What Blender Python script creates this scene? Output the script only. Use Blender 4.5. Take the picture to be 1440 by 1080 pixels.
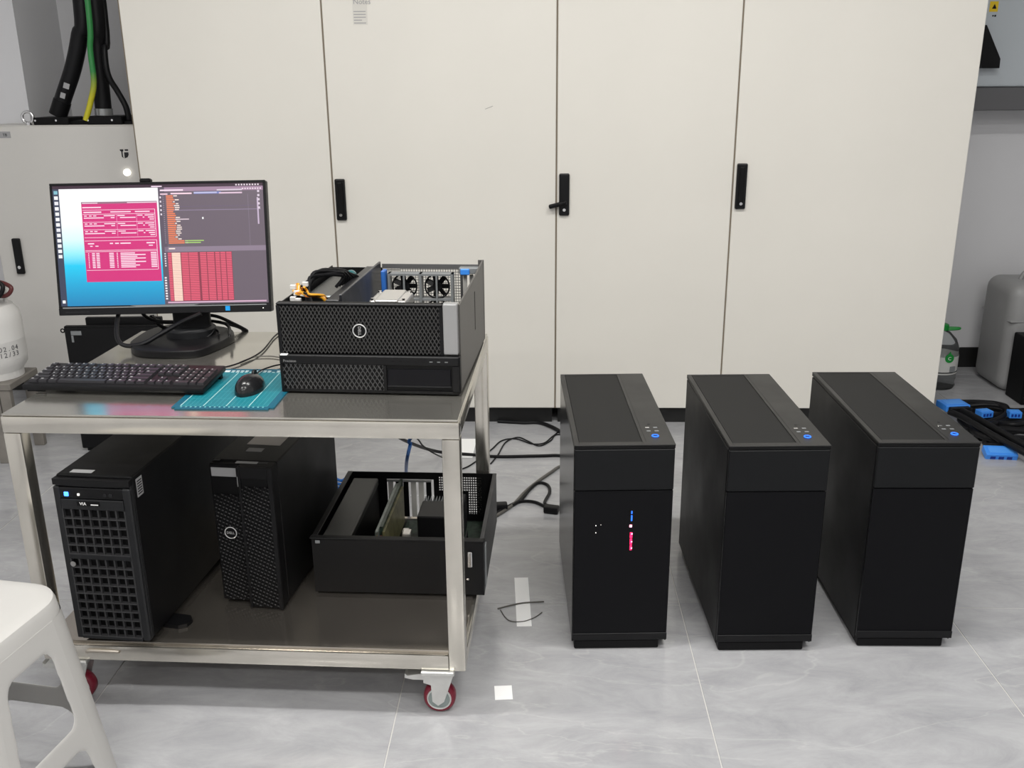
import bpy, bmesh, math, random
from mathutils import Vector, Matrix
random.seed(7)
for o in list(bpy.data.objects): bpy.data.objects.remove(o)
scene = bpy.context.scene
COL = scene.collection

# ------------------------------------------------------------------ camera
FPX, PITCH, ROLL, CAMH = 1341.16, 0.312, 0.0085, 1.3975
fwd = Vector((0, math.cos(PITCH), -math.sin(PITCH)))
dwn0 = Vector((0, -math.sin(PITCH), -math.cos(PITCH)))
rgt0 = Vector((1, 0, 0))
rgt = math.cos(ROLL) * rgt0 + math.sin(ROLL) * dwn0
dwn = -math.sin(ROLL) * rgt0 + math.cos(ROLL) * dwn0
CAM = Vector((0, 0, CAMH))
cd = bpy.data.cameras.new('camera'); cam = bpy.data.objects.new('camera', cd); COL.objects.link(cam)
m3 = Matrix((rgt, -dwn, -fwd)).transposed()
cam.matrix_world = Matrix.Translation(CAM) @ m3.to_4x4()
cd.sensor_fit = 'HORIZONTAL'; cd.sensor_width = 36.0; cd.lens = 36.0 * FPX / 1440.0
cd.clip_start = 0.05; cd.clip_end = 60
scene.camera = cam
def ray(u, v): return rgt * ((u - 720) / FPX) + dwn * ((v - 540) / FPX) + fwd
def atz(u, v, z):
    d = ray(u, v); return CAM + d * ((z - CAMH) / d.z)
def aty(u, v, y):
    d = ray(u, v); return CAM + d * (y / d.y)

# ------------------------------------------------------------------ world, lamps, exposure
ROOM = -0.032                      # the room stands slightly turned to the camera
RC, RS = math.cos(ROOM), math.sin(ROOM)
PIV = 3.7816                      # the turn is about the cabinet row's front
def rm(x, y, z=0.0): return Vector((x * RC - (y - PIV) * RS, PIV + x * RS + (y - PIV) * RC, z))
def unrm(p): return Vector((p.x * RC + (p.y - PIV) * RS, PIV - p.x * RS + (p.y - PIV) * RC, p.z))
w = bpy.data.worlds.new('world'); scene.world = w; w.use_nodes = True
w.node_tree.nodes['Background'].inputs[0].default_value = (0.75, 0.8, 0.9, 1)
w.node_tree.nodes['Background'].inputs[1].default_value = 0.15
vs = scene.view_settings
vs.view_transform = 'Standard'; vs.look = 'None'; vs.gamma = 1.0; vs.use_curve_mapping = False
vs.exposure = 0.42
CEIL = 3.05
# ceiling battens: (x, y, length, along_x, watts)
LAMPS = [(-0.75, 1.78, 1.2, True, 24), (0.95, 1.80, 1.2, True, 24),
         (-1.2, 0.1, 1.2, True, 25), (0.9, 0.1, 1.2, True, 25),
         (-1.2, -1.8, 1.2, True, 25), (0.9, -1.8, 1.2, True, 25)]

# ------------------------------------------------------------------ materials
MATS = {}
def mat(name, col, rough=0.5, metal=0.0, spec=0.5, noise=0.0, nscale=20.0, rnoise=0.0, bump=0.0, bscale=200.0,
        emit=None, estr=1.0, alpha=1.0, trans=0.0, ior=1.45, coat=0.0, aniso=0.0):
    if name in MATS: return MATS[name]
    m = bpy.data.materials.new(name); m.use_nodes = True; MATS[name] = m
    nt = m.node_tree; b = nt.nodes['Principled BSDF']; L = nt.links
    b.inputs['Base Color'].default_value = (*col, 1); b.inputs['Roughness'].default_value = rough
    b.inputs['Metallic'].default_value = metal; b.inputs['Specular IOR Level'].default_value = spec
    b.inputs['IOR'].default_value = ior; b.inputs['Transmission Weight'].default_value = trans
    b.inputs['Alpha'].default_value = alpha; b.inputs['Coat Weight'].default_value = coat
    tc = nt.nodes.new('ShaderNodeTexCoord')
    if noise > 0 or rnoise > 0:
        n = nt.nodes.new('ShaderNodeTexNoise'); n.inputs['Scale'].default_value = nscale; n.inputs['Detail'].default_value = 5
        L.new(tc.outputs['Object'], n.inputs['Vector'])
        if noise > 0:
            r = nt.nodes.new('ShaderNodeValToRGB')
            r.color_ramp.elements[0].position = 0.3; r.color_ramp.elements[1].position = 0.7
            r.color_ramp.elements[0].color = (*[max(0, c * (1 - noise)) for c in col], 1)
            r.color_ramp.elements[1].color = (*[min(1, c * (1 + noise)) for c in col], 1)
            L.new(n.outputs['Fac'], r.inputs['Fac']); L.new(r.outputs['Color'], b.inputs['Base Color'])
        if rnoise > 0:
            mr = nt.nodes.new('ShaderNodeMapRange')
            mr.inputs['From Min'].default_value = 0.3; mr.inputs['From Max'].default_value = 0.7
            mr.inputs['To Min'].default_value = max(0.02, rough - rnoise); mr.inputs['To Max'].default_value = rough + rnoise
            L.new(n.outputs['Fac'], mr.inputs['Value']); L.new(mr.outputs['Result'], b.inputs['Roughness'])
    if bump > 0:
        n2 = nt.nodes.new('ShaderNodeTexNoise'); n2.inputs['Scale'].default_value = bscale; n2.inputs['Detail'].default_value = 3
        L.new(tc.outputs['Object'], n2.inputs['Vector'])
        bp = nt.nodes.new('ShaderNodeBump'); bp.inputs['Strength'].default_value = bump; bp.inputs['Distance'].default_value = 0.001
        L.new(n2.outputs['Fac'], bp.inputs['Height']); L.new(bp.outputs['Normal'], b.inputs['Normal'])
    if emit:
        b.inputs['Emission Color'].default_value = (*emit, 1); b.inputs['Emission Strength'].default_value = estr
    return m

def tile_mat():
    m = bpy.data.materials.new('grey_marble_tile'); m.use_nodes = True; nt = m.node_tree; L = nt.links
    b = nt.nodes['Principled BSDF']
    g = nt.nodes.new('ShaderNodeNewGeometry')
    n1 = nt.nodes.new('ShaderNodeTexNoise'); n1.inputs['Scale'].default_value = 4.5; n1.inputs['Detail'].default_value = 12; n1.inputs['Roughness'].default_value = 0.72
    n1.inputs['Distortion'].default_value = 0.6
    mp = nt.nodes.new('ShaderNodeMapping'); mp.inputs['Rotation'].default_value = (0, 0, 0.65); mp.inputs['Scale'].default_value = (1.0, 2.3, 1)
    L.new(g.outputs['Position'], mp.inputs['Vector']); L.new(mp.outputs['Vector'], n1.inputs['Vector'])
    r1 = nt.nodes.new('ShaderNodeValToRGB'); e = r1.color_ramp.elements
    e[0].position = 0.28; e[0].color = (0.31, 0.312, 0.325, 1); e[1].position = 0.75; e[1].color = (0.475, 0.475, 0.485, 1)
    L.new(n1.outputs['Fac'], r1.inputs['Fac'])
    # thin pale veins
    n2 = nt.nodes.new('ShaderNodeTexNoise'); n2.inputs['Scale'].default_value = 1.3; n2.inputs['Detail'].default_value = 6; n2.inputs['Distortion'].default_value = 1.0
    mp2 = nt.nodes.new('ShaderNodeMapping'); mp2.inputs['Rotation'].default_value = (0, 0, 0.75); mp2.inputs['Scale'].default_value = (0.8, 3.0, 1); mp2.inputs['Location'].default_value = (3.1, 1.7, 0)
    L.new(g.outputs['Position'], mp2.inputs['Vector']); L.new(mp2.outputs['Vector'], n2.inputs['Vector'])
    r2 = nt.nodes.new('ShaderNodeValToRGB'); e = r2.color_ramp.elements
    e[0].position = 0.493; e[0].color = (0, 0, 0, 1); e[1].position = 0.507; e[1].color = (0, 0, 0, 1)
    k = e.new(0.5); k.color = (0.22, 0.22, 0.22, 1)
    L.new(n2.outputs['Fac'], r2.inputs['Fac'])
    mx = nt.nodes.new('ShaderNodeMix'); mx.data_type = 'RGBA'; mx.inputs['B'].default_value = (0.62, 0.61, 0.60, 1)
    L.new(r2.outputs['Color'], mx.inputs['Factor']); L.new(r1.outputs['Color'], mx.inputs['A'])
    L.new(mx.outputs['Result'], b.inputs['Base Color'])
    b.inputs['Roughness'].default_value = 0.17; b.inputs['Specular IOR Level'].default_value = 0.55
    return m

def vcol_mat(name, emis=None, rough=0.5):
    m = bpy.data.materials.new(name); m.use_nodes = True; nt = m.node_tree; b = nt.nodes['Principled BSDF']
    a = nt.nodes.new('ShaderNodeAttribute'); a.attribute_name = 'Col'
    if emis is None: nt.links.new(a.outputs['Color'], b.inputs['Base Color'])
    else:
        b.inputs['Base Color'].default_value = (0.01, 0.01, 0.01, 1)
        nt.links.new(a.outputs['Color'], b.inputs['Emission Color']); b.inputs['Emission Strength'].default_value = emis
    b.inputs['Roughness'].default_value = rough
    return m

CREAM = mat('cream_powder_coat', (0.745, 0.72, 0.66), 0.42, noise=0.025, nscale=1.5, bump=0.05, bscale=400)
CREAM2 = mat('white_powder_coat', (0.60, 0.585, 0.555), 0.42, noise=0.02, nscale=2)
BLACK = mat('matte_black', (0.004, 0.004, 0.0045), 0.5, spec=0.2)
BLACKM = mat('black_painted_metal', (0.0055, 0.0055, 0.006), 0.45, spec=0.22, bump=0.15, bscale=900, rnoise=0.06, nscale=6)
BLACKG = mat('tinted_front_glass', (0.004, 0.004, 0.005), 0.2, spec=0.15)
BLACKS = mat('satin_black_plastic', (0.007, 0.007, 0.0078), 0.38, spec=0.25)
DARKGREY = mat('dark_grey_plastic', (0.014, 0.0145, 0.016), 0.45, spec=.35)
GREYP = mat('grey_plastic', (0.20, 0.21, 0.215), 0.42)
SILVER = mat('silver_plastic', (0.36, 0.36, 0.36), 0.35, metal=0.4)
STEEL = mat('brushed_stainless_steel', (0.66, 0.63, 0.565), 0.20, metal=0.93, noise=0.09, nscale=7, rnoise=0.05)
STEELTOP = mat('polished_stainless_sheet', (0.56, 0.54, 0.49), 0.165, metal=0.88, noise=0.10, nscale=5, rnoise=0.05)
SHELFM = mat('worn_stainless_sheet', (0.50, 0.455, 0.40), 0.15, metal=0.90, noise=0.12, nscale=4, rnoise=0.03)
ZINC = mat('zinc_plate', (0.62, 0.62, 0.60), 0.36, metal=0.7, noise=0.06, nscale=30)
WHITEP = mat('white_plastic', (0.64, 0.63, 0.61), 0.38)
WHITE = mat('matte_white', (0.93, 0.93, 0.92), 0.7)
PAPERGREY = mat('grey_label', (0.34, 0.34, 0.345), 0.5)
PLATE = mat('foil_label', (0.45, 0.42, 0.40), 0.35, metal=0.4)
RED = mat('burgundy_wheel', (0.16, 0.008, 0.022), 0.35)
BLUE = mat('blue_plastic', (0.05, 0.26, 0.80), 0.38)
BLUEL = mat('blue_lever_plastic', (0.03, 0.14, 0.48), 0.4)
BLUEC = mat('blue_network_cable', (0.01, 0.11, 0.38), 0.42)
TEAL = mat('teal_mat', (0.0, 0.095, 0.15), 0.5)
CABLE = mat('black_rubber', (0.006, 0.006, 0.007), 0.45, spec=0.25)
CABLEG = mat('grey_cable', (0.10, 0.095, 0.085), 0.45)
YELLOW = mat('yellow_wire', (0.72, 0.34, 0.02), 0.4)
ORANGE = mat('orange_wire', (0.60, 0.18, 0.02), 0.4)
SIGNY = mat('sign_yellow', (0.75, 0.52, 0.01), 0.5)
GREEN = mat('green_plastic', (0.005, 0.26, 0.035), 0.4)
PCB = mat('green_circuit_board', (0.035, 0.055, 0.04), 0.4, noise=0.6, nscale=60)
WALLM = mat('painted_wall', (0.66, 0.66, 0.675), 0.75, noise=0.02, nscale=2)
CEILM = mat('white_ceiling', (0.74, 0.74, 0.73), 0.8)
PLINTH = mat('black_plinth', (0.010, 0.010, 0.010), 0.5)
GROUT = mat('pale_grout', (0.58, 0.57, 0.55), 0.7)
TILE = tile_mat()
HEAT = mat('nickel_heatsink', (0.70, 0.68, 0.65), 0.3, metal=0.8)
DRUM = mat('grey_plastic_drum', (0.30, 0.30, 0.30), 0.45, noise=0.08, nscale=4)
BLUEGREY = mat('blue_grey_box', (0.48, 0.52, 0.55), 0.45)
TRUNK = mat('dark_grey_trunking', (0.11, 0.11, 0.115), 0.5)
CHROME = mat('chrome', (0.75, 0.75, 0.75), 0.16, metal=1)
LEDB = mat('blue_led', (0.0, 0.05, 0.8), 0.4, emit=(0.03, 0.20, 1.0), estr=1.1)
LEDBB = mat('blue_white_led', (0.1, 0.3, 0.9), 0.4, emit=(0.03, 0.16, 1.0), estr=3)
LEDW = mat('white_led', (0.9, 0.9, 0.9), 0.4, emit=(1, 0.95, 0.85), estr=1.4)
LEDR = mat('red_led', (0.6, 0.0, 0.08), 0.4, emit=(1.0, 0.02, 0.10), estr=1.6)
LEDP = mat('pink_led', (0.6, 0.2, 0.3), 0.4, emit=(1.0, 0.30, 0.45), estr=3)
TUBE = mat('lamp_diffuser', (0.9, 0.9, 0.9), 0.5, emit=(1, 0.98, 0.94), estr=6)
CLEARP = mat('clear_bottle_plastic', (0.92, 0.95, 0.95), 0.05, trans=0.95, ior=1.08)
WATER = mat('water', (0.9, 0.95, 0.95), 0.02, trans=1.0, ior=1.33)
def earth_mat():
    m = bpy.data.materials.new('green_yellow_earth_wire'); m.use_nodes = True; nt = m.node_tree; b = nt.nodes['Principled BSDF']
    tc = nt.nodes.new('ShaderNodeTexCoord'); sx = nt.nodes.new('ShaderNodeSeparateXYZ'); mr = nt.nodes.new('ShaderNodeMapRange')
    mr.inputs['From Min'].default_value = 1.33; mr.inputs['From Max'].default_value = 1.43
    r = nt.nodes.new('ShaderNodeValToRGB'); r.color_ramp.elements[0].color = (0.55, 0.50, 0.02, 1); r.color_ramp.elements[1].color = (0.03, 0.24, 0.06, 1)
    nt.links.new(tc.outputs['Object'], sx.inputs[0]); nt.links.new(sx.outputs['Z'], mr.inputs['Value']); nt.links.new(mr.outputs['Result'], r.inputs['Fac']); nt.links.new(r.outputs['Color'], b.inputs['Base Color'])
    b.inputs['Roughness'].default_value = 0.4
    return m
EARTH = earth_mat()

# ------------------------------------------------------------------ mesh helpers
class G:
    """collects shapes; build() links them as ONE mesh object"""
    def __init__(s): s.v = []; s.f = []; s.c = []
    def add(s, vs_, fs_, M=None):
        o = len(s.v)
        s.v += [(M @ Vector(p)) if M else Vector(p) for p in vs_]
        s.f += [[i + o for i in q] for q in fs_]
    def bm(s, b, M=None):
        b.verts.ensure_lookup_table(); b.verts.index_update()
        s.add([v.co.copy() for v in b.verts], [[v.index for v in q.verts] for q in b.faces], M); b.free()
    def box(s, x0, x1, y0, y1, z0, z1, bev=0.0, seg=1, M=None):
        if bev <= 0:
            s.add([(x0,y0,z0),(x1,y0,z0),(x1,y1,z0),(x0,y1,z0),(x0,y0,z1),(x1,y0,z1),(x1,y1,z1),(x0,y1,z1)],
                  [(0,3,2,1),(4,5,6,7),(0,1,5,4),(1,2,6,5),(2,3,7,6),(3,0,4,7)], M)
        else:
            b = bmesh.new(); bmesh.ops.create_cube(b, size=1.0)
            for v in b.verts: v.co = Vector((x0 + (v.co.x+.5)*(x1-x0), y0 + (v.co.y+.5)*(y1-y0), z0 + (v.co.z+.5)*(z1-z0)))
            bmesh.ops.bevel(b, geom=b.edges[:], offset=bev, segments=seg, affect='EDGES', profile=0.5)
            s.bm(b, M)
        return s
    def prism(s, poly, axis, a0, a1, M=None):
        """poly: 2-D points; axis 'x': (y,z), 'y': (x,z), 'z': (x,y)"""
        n = len(poly)
        def P(p, a): return (a, p[0], p[1]) if axis == 'x' else ((p[0], a, p[1]) if axis == 'y' else (p[0], p[1], a))
        s.add([P(p, a0) for p in poly] + [P(p, a1) for p in poly],
              [list(range(n))[::-1], list(range(n, 2*n))] + [[i, (i+1) % n, n + (i+1) % n, n + i] for i in range(n)], M)
        return s
    def lathe(s, prof, n=32, M=None):
        vs_ = []; fs_ = []
        for r, z in prof:
            for i in range(n):
                a = 2*math.pi*i/n; vs_.append((r*math.cos(a), r*math.sin(a), z))
        for k in range(len(prof)-1):
            for i in range(n):
                j = (i+1) % n; fs_.append((k*n+i, k*n+j, (k+1)*n+j, (k+1)*n+i))
        fs_.append(list(range(n))[::-1]); fs_.append([(len(prof)-1)*n + i for i in range(n)])
        s.add(vs_, fs_, M); return s
    def cyl(s, p0, p1, r, n=20, r2=None):
        p0 = Vector(p0); p1 = Vector(p1); d = p1 - p0
        M = Matrix.Translation(p0) @ d.to_track_quat('Z', 'Y').to_matrix().to_4x4()
        return s.lathe([(r, 0), (r if r2 is None else r2, d.length)], n, M)
    def torus(s, R, r, n=32, k=10, M=None):
        vs_ = []; fs_ = []
        for i in range(n):
            a = 2*math.pi*i/n
            for j in range(k):
                b = 2*math.pi*j/k; vs_.append(((R+r*math.cos(b))*math.cos(a), (R+r*math.cos(b))*math.sin(a), r*math.sin(b)))
        for i in range(n):
            for j in range(k): fs_.append((i*k+j, ((i+1)%n)*k+j, ((i+1)%n)*k+(j+1)%k, i*k+(j+1)%k))
        s.add(vs_, fs_, M); return s
    def tube(s, pts, r, n=8, sub=6, closed=False):
        P = [Vector(p) for p in pts]; Q = []
        if len(P) > 2:
            for i in range(len(P)-1):
                a = P[max(i-1, 0)]; b = P[i]; c = P[i+1]; d = P[min(i+2, len(P)-1)]
                for k in range(sub):
                    t = k/sub
                    Q.append(0.5*((2*b) + (c-a)*t + (2*a-5*b+4*c-d)*t*t + (3*b-a-3*c+d)*t**3))
            Q.append(P[-1])
        else: Q = P
        T = [(Q[min(i+1, len(Q)-1)] - Q[max(i-1, 0)]).normalized() for i in range(len(Q))]
        ref = Vector((0, 0, 1)) if abs(T[0].z) < 0.9 else Vector((1, 0, 0))
        N = (ref - T[0]*ref.dot(T[0])).normalized()
        vs_ = []; fs_ = []
        for i, q in enumerate(Q):
            N = (N - T[i]*N.dot(T[i])).normalized(); B = T[i].cross(N)
            for j in range(n):
                a = 2*math.pi*j/n; vs_.append(q + (N*math.cos(a) + B*math.sin(a))*r)
        for i in range(len(Q)-1):
            for j in range(n): fs_.append((i*n+j, i*n+(j+1)%n, (i+1)*n+(j+1)%n, (i+1)*n+j))
        fs_.append(list(range(n))[::-1]); fs_.append([(len(Q)-1)*n+j for j in range(n)])
        s.add(vs_, fs_); return s
    def bar(s, p0, p1, wd, ht, up=(0, 0, 1)):
        """rectangular bar between two points"""
        p0 = Vector(p0); p1 = Vector(p1); d = (p1-p0); L = d.length; d.normalize(); up = Vector(up)
        sx = d.cross(up).normalized(); u2 = sx.cross(d)
        M = Matrix((( sx.x, d.x, u2.x, p0.x), (sx.y, d.y, u2.y, p0.y), (sx.z, d.z, u2.z, p0.z), (0, 0, 0, 1)))
        return s.box(-wd/2, wd/2, 0, L, -ht/2, ht/2, M=M)
    def quad(s, pts, cols):
        o = len(s.v); s.v += [Vector(p) for p in pts]; s.f.append([o, o+1, o+2, o+3])
        s.c += cols if isinstance(cols, list) else [cols]*4
    def build(s, name, material, parent=None, smooth=False, fix=True):
        me = bpy.data.meshes.new(name); me.from_pydata([tuple(p) for p in s.v], [], s.f)
        if s.c:
            at = me.color_attributes.new('Col', 'FLOAT_COLOR', 'CORNER')
            for i, c in enumerate(s.c): at.data[i].color = (*c, 1)
        elif fix:
            b = bmesh.new(); b.from_mesh(me); bmesh.ops.recalc_face_normals(b, faces=b.faces[:]); b.to_mesh(me); b.free()
        me.materials.append(material)
        if smooth:
            for p in me.polygons: p.use_smooth = True
            try: me.set_sharp_from_angle(angle=math.radians(38))
            except Exception: pass
        o = bpy.data.objects.new(name, me); COL.objects.link(o)
        if parent: o.parent = parent
        return o

def tag(o, label=None, cat=None, group=None, kind=None):
    if label: o['label'] = label
    if cat: o['category'] = cat
    if group: o['group'] = group
    if kind: o['kind'] = kind
    return o
def thing(name, label, cat, loc=(0,0,0), rz=0.0, group=None):
    o = bpy.data.objects.new(name, None); COL.objects.link(o); o.empty_display_size = 0.05
    o.location = loc; o.rotation_euler = (0, 0, rz)
    return tag(o, label, cat, group)
def struct(name, g, m, rz=ROOM, label=None, smooth=False):
    o = g.build(name, m, None, smooth); o.rotation_euler = (0, 0, rz); o.location = rm(0, 0); o['kind'] = 'structure'
    if label: o['label'] = label
    return o
def text(name, body, size, m, parent, M, depth=0.0003, align='CENTER'):
    c = bpy.data.curves.new(name, 'FONT'); c.body = body; c.size = size; c.align_x = align; c.align_y = 'CENTER'; c.extrude = depth; c.resolution_u = 2
    t = bpy.data.objects.new(name + '_tmp', c); COL.objects.link(t); bpy.context.view_layer.update()
    me = bpy.data.meshes.new_from_object(t.evaluated_get(bpy.context.evaluated_depsgraph_get()))
    bpy.data.objects.remove(t); me.materials.clear(); me.materials.append(m); me.name = name
    o = bpy.data.objects.new(name, me); COL.objects.link(o); o.parent = parent; o.matrix_local = M
    return o
FRONT = Matrix.Rotation(math.pi/2, 4, 'X')      # lettering that stands upright and faces -Y
def T(x, y, z): return Matrix.Translation((x, y, z))
def srgb(r, g, b):
    f = lambda c: (c/255/12.92) if c/255 <= 0.04045 else ((c/255+0.055)/1.055)**2.4
    return (f(r), f(g), f(b))

# ================================================================== THE ROOM
XL, XR, YF, YB = -3.0, 3.3, -3.2, 4.63
fl = struct('floor', G().box(XL, XR, YF, YB, -0.03, -0.0015), GROUT)
TW, TL, JT = 0.7175, 1.435, 0.0028
tile_me = None; k = 0
x0 = -0.212 - 4*TW
for i in range(10):
    xa = x0 + i*TW
    off = 2.34 if i % 2 == 0 else 2.34 + TL/2
    for j in range(-5, 4):
        ya = off + j*TL
        cx0, cx1 = max(xa + JT/2, XL), min(xa + TW - JT/2, XR); cy0, cy1 = max(ya + JT/2, YF), min(ya + TL - JT/2, YB)
        if cx1 - cx0 < .02 or cy1 - cy0 < .02: continue
        full = abs(cx1-cx0-(TW-JT)) < 1e-6 and abs(cy1-cy0-(TL-JT)) < 1e-6
        if full and tile_me:
            t = bpy.data.objects.new('tile', tile_me); COL.objects.link(t); t.parent = fl
        else:
            t = G().box(-(cx1-cx0)/2, (cx1-cx0)/2, -(cy1-cy0)/2, (cy1-cy0)/2, -0.0015, 0.0, 0.0006).build('tile', TILE, fl)
            if full: tile_me = t.data
        t.location = ((cx0+cx1)/2, (cy0+cy1)/2, 0)
struct('wall_back', G().box(XL, XR, YB, YB+.1, 0, CEIL), WALLM)
struct('wall_left', G().box(XL-.1, XL, YF, YB, 0, CEIL), WALLM)
struct('wall_right', G().box(XR, XR+.1, YF, YB, 0, CEIL), WALLM)
struct('wall_front', G().box(XL, XR, YF-.1, YF, 0, CEIL), WALLM)
struct('ceiling', G().box(XL, XR, YF, YB, CEIL, CEIL+.1), CEILM)
struct('wall_pillar', G().box(XL, -2.10, 4.24, YB, 0, CEIL), WALLM)
struct('baseboard_back', G().box(-2.10, XR, YB-.012, YB, 0, .10), PLINTH)
struct('baseboard_pillar', G().box(XL, -2.10, 4.228, 4.24, 0, .10), PLINTH)
names = ['over the steel cart', 'over the three black towers', 'near the viewer on the left', 'near the viewer on the right', 'far behind the viewer on the left', 'far behind the viewer on the right']
for (x, y, ln, ax, wt), nm in zip(LAMPS, names):
    r = thing('ceiling_light', 'white batten ceiling lamp ' + nm, 'ceiling lamp', (x, y, CEIL), 0 if ax else math.pi/2, 'batten lamps on the ceiling')
    G().box(-ln/2, ln/2, -.05, .05, -.04, 0, .006).build('housing', WHITEP, r)
    G().box(-ln/2+.01, ln/2-.01, -.035, .035, -.055, -.04, .006).build('diffuser', TUBE, r)
    ld = bpy.data.lights.new('lamp_light', 'AREA'); ld.shape = 'RECTANGLE'; ld.size = ln; ld.size_y = .09; ld.energy = wt; ld.color = (1.0, 0.985, 0.955)
    lo = bpy.data.objects.new('lamp_light', ld); COL.objects.link(lo); lo.parent = r; lo.location = (0, 0, -.06)

# ================================================================== TALL CABINETS
CY, CB, CH, CDP = 3.7816, 0.0704, 2.15, 0.60
SEAMS = [-1.4608, -0.6986, 0.1796, 0.8633, 1.7499]
clab = ['tall cream switch cabinet behind the monitor, leftmost of four',
        'tall cream switch cabinet with printed label at its top',
        'narrow tall cream switch cabinet with its handle swung out',
        'tall cream switch cabinet furthest right, behind the rightmost towers']
for i in range(4):
    a, b = SEAMS[i], SEAMS[i+1]; wd = b - a
    r = thing('electrical_cabinet', clab[i], 'cabinet', rm(a, CY), ROOM, 'row of tall cream cabinets')
    G().box(.004, wd-.004, .024, CDP, CB, CH, .003).build('body', CREAM, r)
    G().box(.012, wd-.012, .03, CDP-.02, 0, CB).build('plinth', PLINTH, r)
    dr = G().box(.0028, wd-.0028, 0, .022, CB+.002, CH-.004, .0035, 2).build('door', CREAM, r)
    G().box(-.0025, .0025, .006, .03, CB, CH).build('edge_seal', mat('brown_seal', (.20,.165,.12), .7), r)
    if i > 0:
        hx = .031; ya_, yb_ = [(247, 305), (244, 303), (234, 298)][i-1]; hy_ = CY + (a + .03)*RS
        hz0, hz1 = aty(760, yb_ + (2 if i == 1 else (0 if i == 2 else -2)), hy_).z, aty(760, ya_ + (2 if i == 1 else (0 if i == 2 else -2)), hy_).z
        hd = G().box(hx-.020, hx+.020, -.014, 0, hz0, hz1, .005, 2).build('handle', BLACKS, dr)
        if i == 2:
            MM = T(hx, -.018, hz0+.05) @ Matrix.Rotation(math.radians(-14), 4, 'Y')
            G().box(-.062, .010, -.012, .008, -.008, .008, .005, 2, MM).build('lever', BLACK, hd)
        else: G().box(hx-.010, hx+.010, -.024, -.014, hz0+.02, hz1-.012, .004, 2).build('lever', BLACK, hd)
        G().cyl((hx, -.0245 if i != 2 else -.0145, hz0+.022), (hx, -.020 if i != 2 else -.012, hz0+.022), .006, 14).build('lock', CHROME, hd)
    if i == 1:
        p = rm  # printed label near the top of the frame
        lb = G().box(.118, .172, -.0006, 0, 1.585, 1.70).build('printed_label', mat('pale_print', (.66,.64,.59), .6), dr)
        g = G()
        for q in range(5): g.box(.121, .121 + (.045 if q != 1 else .03), -.001, -.0005, 1.590+q*.010, 1.593+q*.010)
        g.build('label_lines', PAPERGREY, lb)
        text('lettering', 'Notes', .026, PAPERGREY, lb, T(.121, -.0012, 1.665) @ FRONT, align='LEFT')
        MM = T(.62, -.0006, 1.285) @ Matrix.Rotation(math.radians(-20), 4, 'Y')
        G().box(-.016, .016, -.0004, .0005, -.001, .001, M=MM).build('scuff', mat('scuff_mark', (.35,.34,.32), .6), dr)

# ================================================================== SMALL CABINET, CONDUITS (left back)
SY = 3.98
r = thing('control_cabinet', 'low off-white control cabinet with emblem and indicator lamp, left behind monitor', 'cabinet', rm(-2.19, SY), ROOM)
SW = .66
G().box(0, SW, .02, .24, .13, 1.222, .003).build('body', CREAM2, r)
G().box(.0, SW, .02, .23, 0, .13).build('plinth', PLINTH, r)
dr = G().box(0, SW, 0, .018, .132, 1.218, .004, 2).build('door', CREAM2, r)
def sc(px, py):            # pixel -> x,z on the small cabinet's front
    p = aty(px, py, SY + .062); q = unrm(p); return q.x + 2.19, p.z
x, z0 = sc(31, 385); _, z1 = sc(31, 335)
hd = G().box(x-.018, x+.016, -.016, 0, z0, z1, .005, 2).build('handle', BLACKS, dr)
G().cyl((x, -.019, z0+.03), (x, -.016, z0+.03), .007, 14).build('lock', CHROME, hd)
x, z = sc(177, 216)
em = G()
em.prism([(x-.018, z+.018), (x-.004, z+.018), (x-.004, z+.011), (x-.008, z+.009), (x-.008, z-.012), (x-.004, z-.018), (x-.013, z-.012), (x-.013, z+.010), (x-.018, z+.012)], 'y', -.0012, 0)
em.prism([(x+.002, z+.018), (x+.016, z+.018), (x+.016, z+.012), (x+.002, z+.012)], 'y', -.0012, 0)
em.prism([(x-.002, z+.006), (x+.016, z+.006), (x+.016, z-.004), (x+.010, z-.014), (x-.002, z-.018)], 'y', -.0012, 0)
em.build('emblem', DARKGREY, dr)
x, z = sc(181, 242)
G().cyl((x, -.010, z), (x, 0, z), .014, 20).build('indicator_lamp', LEDW, dr)
x, z = sc(8, 190)
G().box(x-.04, x+.018, -.001, 0, z-.012, z+.014).build('name_plate', PAPERGREY, dr)
text('lettering', 'TB', .016, BLACK, dr, T(x-.005, -.0014, z) @ FRONT)
top = 1.222
def ctop(px, v): # x on the cabinet top for a pixel column
    p = aty(px, 172, SY + v + .062); return unrm(p).x + 2.19
x = ctop(38, .04)
eb = G().torus(.023, .006, 28, 10, T(x, .05, top+.030) @ Matrix.Rotation(math.pi/2, 4, 'X'))
eb.cyl((x, .05, top), (x, .05, top+.010), .013, 18).build('lifting_eye', CHROME, r, True)
x0_, x1_ = ctop(50, .05), ctop(100, .05)
g1 = G().box(x0_, x1_, .03, .17, top, top+.030, .003).build('cable_entry_plate', BLACK, r)
x2_, x3_ = ctop(125, .05), ctop(176, .05)
G().box(x2_, x3_, .03, .17, top, top+.034, .003).build('cable_entry_plate', BLACK, r)
G().box(x1_-.004, x2_+.004, .05, .15, top, top+.016, .002).build('cable_entry_plate', BLACK, r)
G().box(x3_-.002, x3_+.04, .05, .15, top, top+.014, .002).build('cable_entry_plate', BLACK, r)
for bx_ in (x0_+.01, x1_-.05, x2_+.01, x3_-.04): G().cyl((bx_, .028, top+.018), (bx_, .0305, top+.018), .004, 10).build('screw', CHROME, r)
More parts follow.
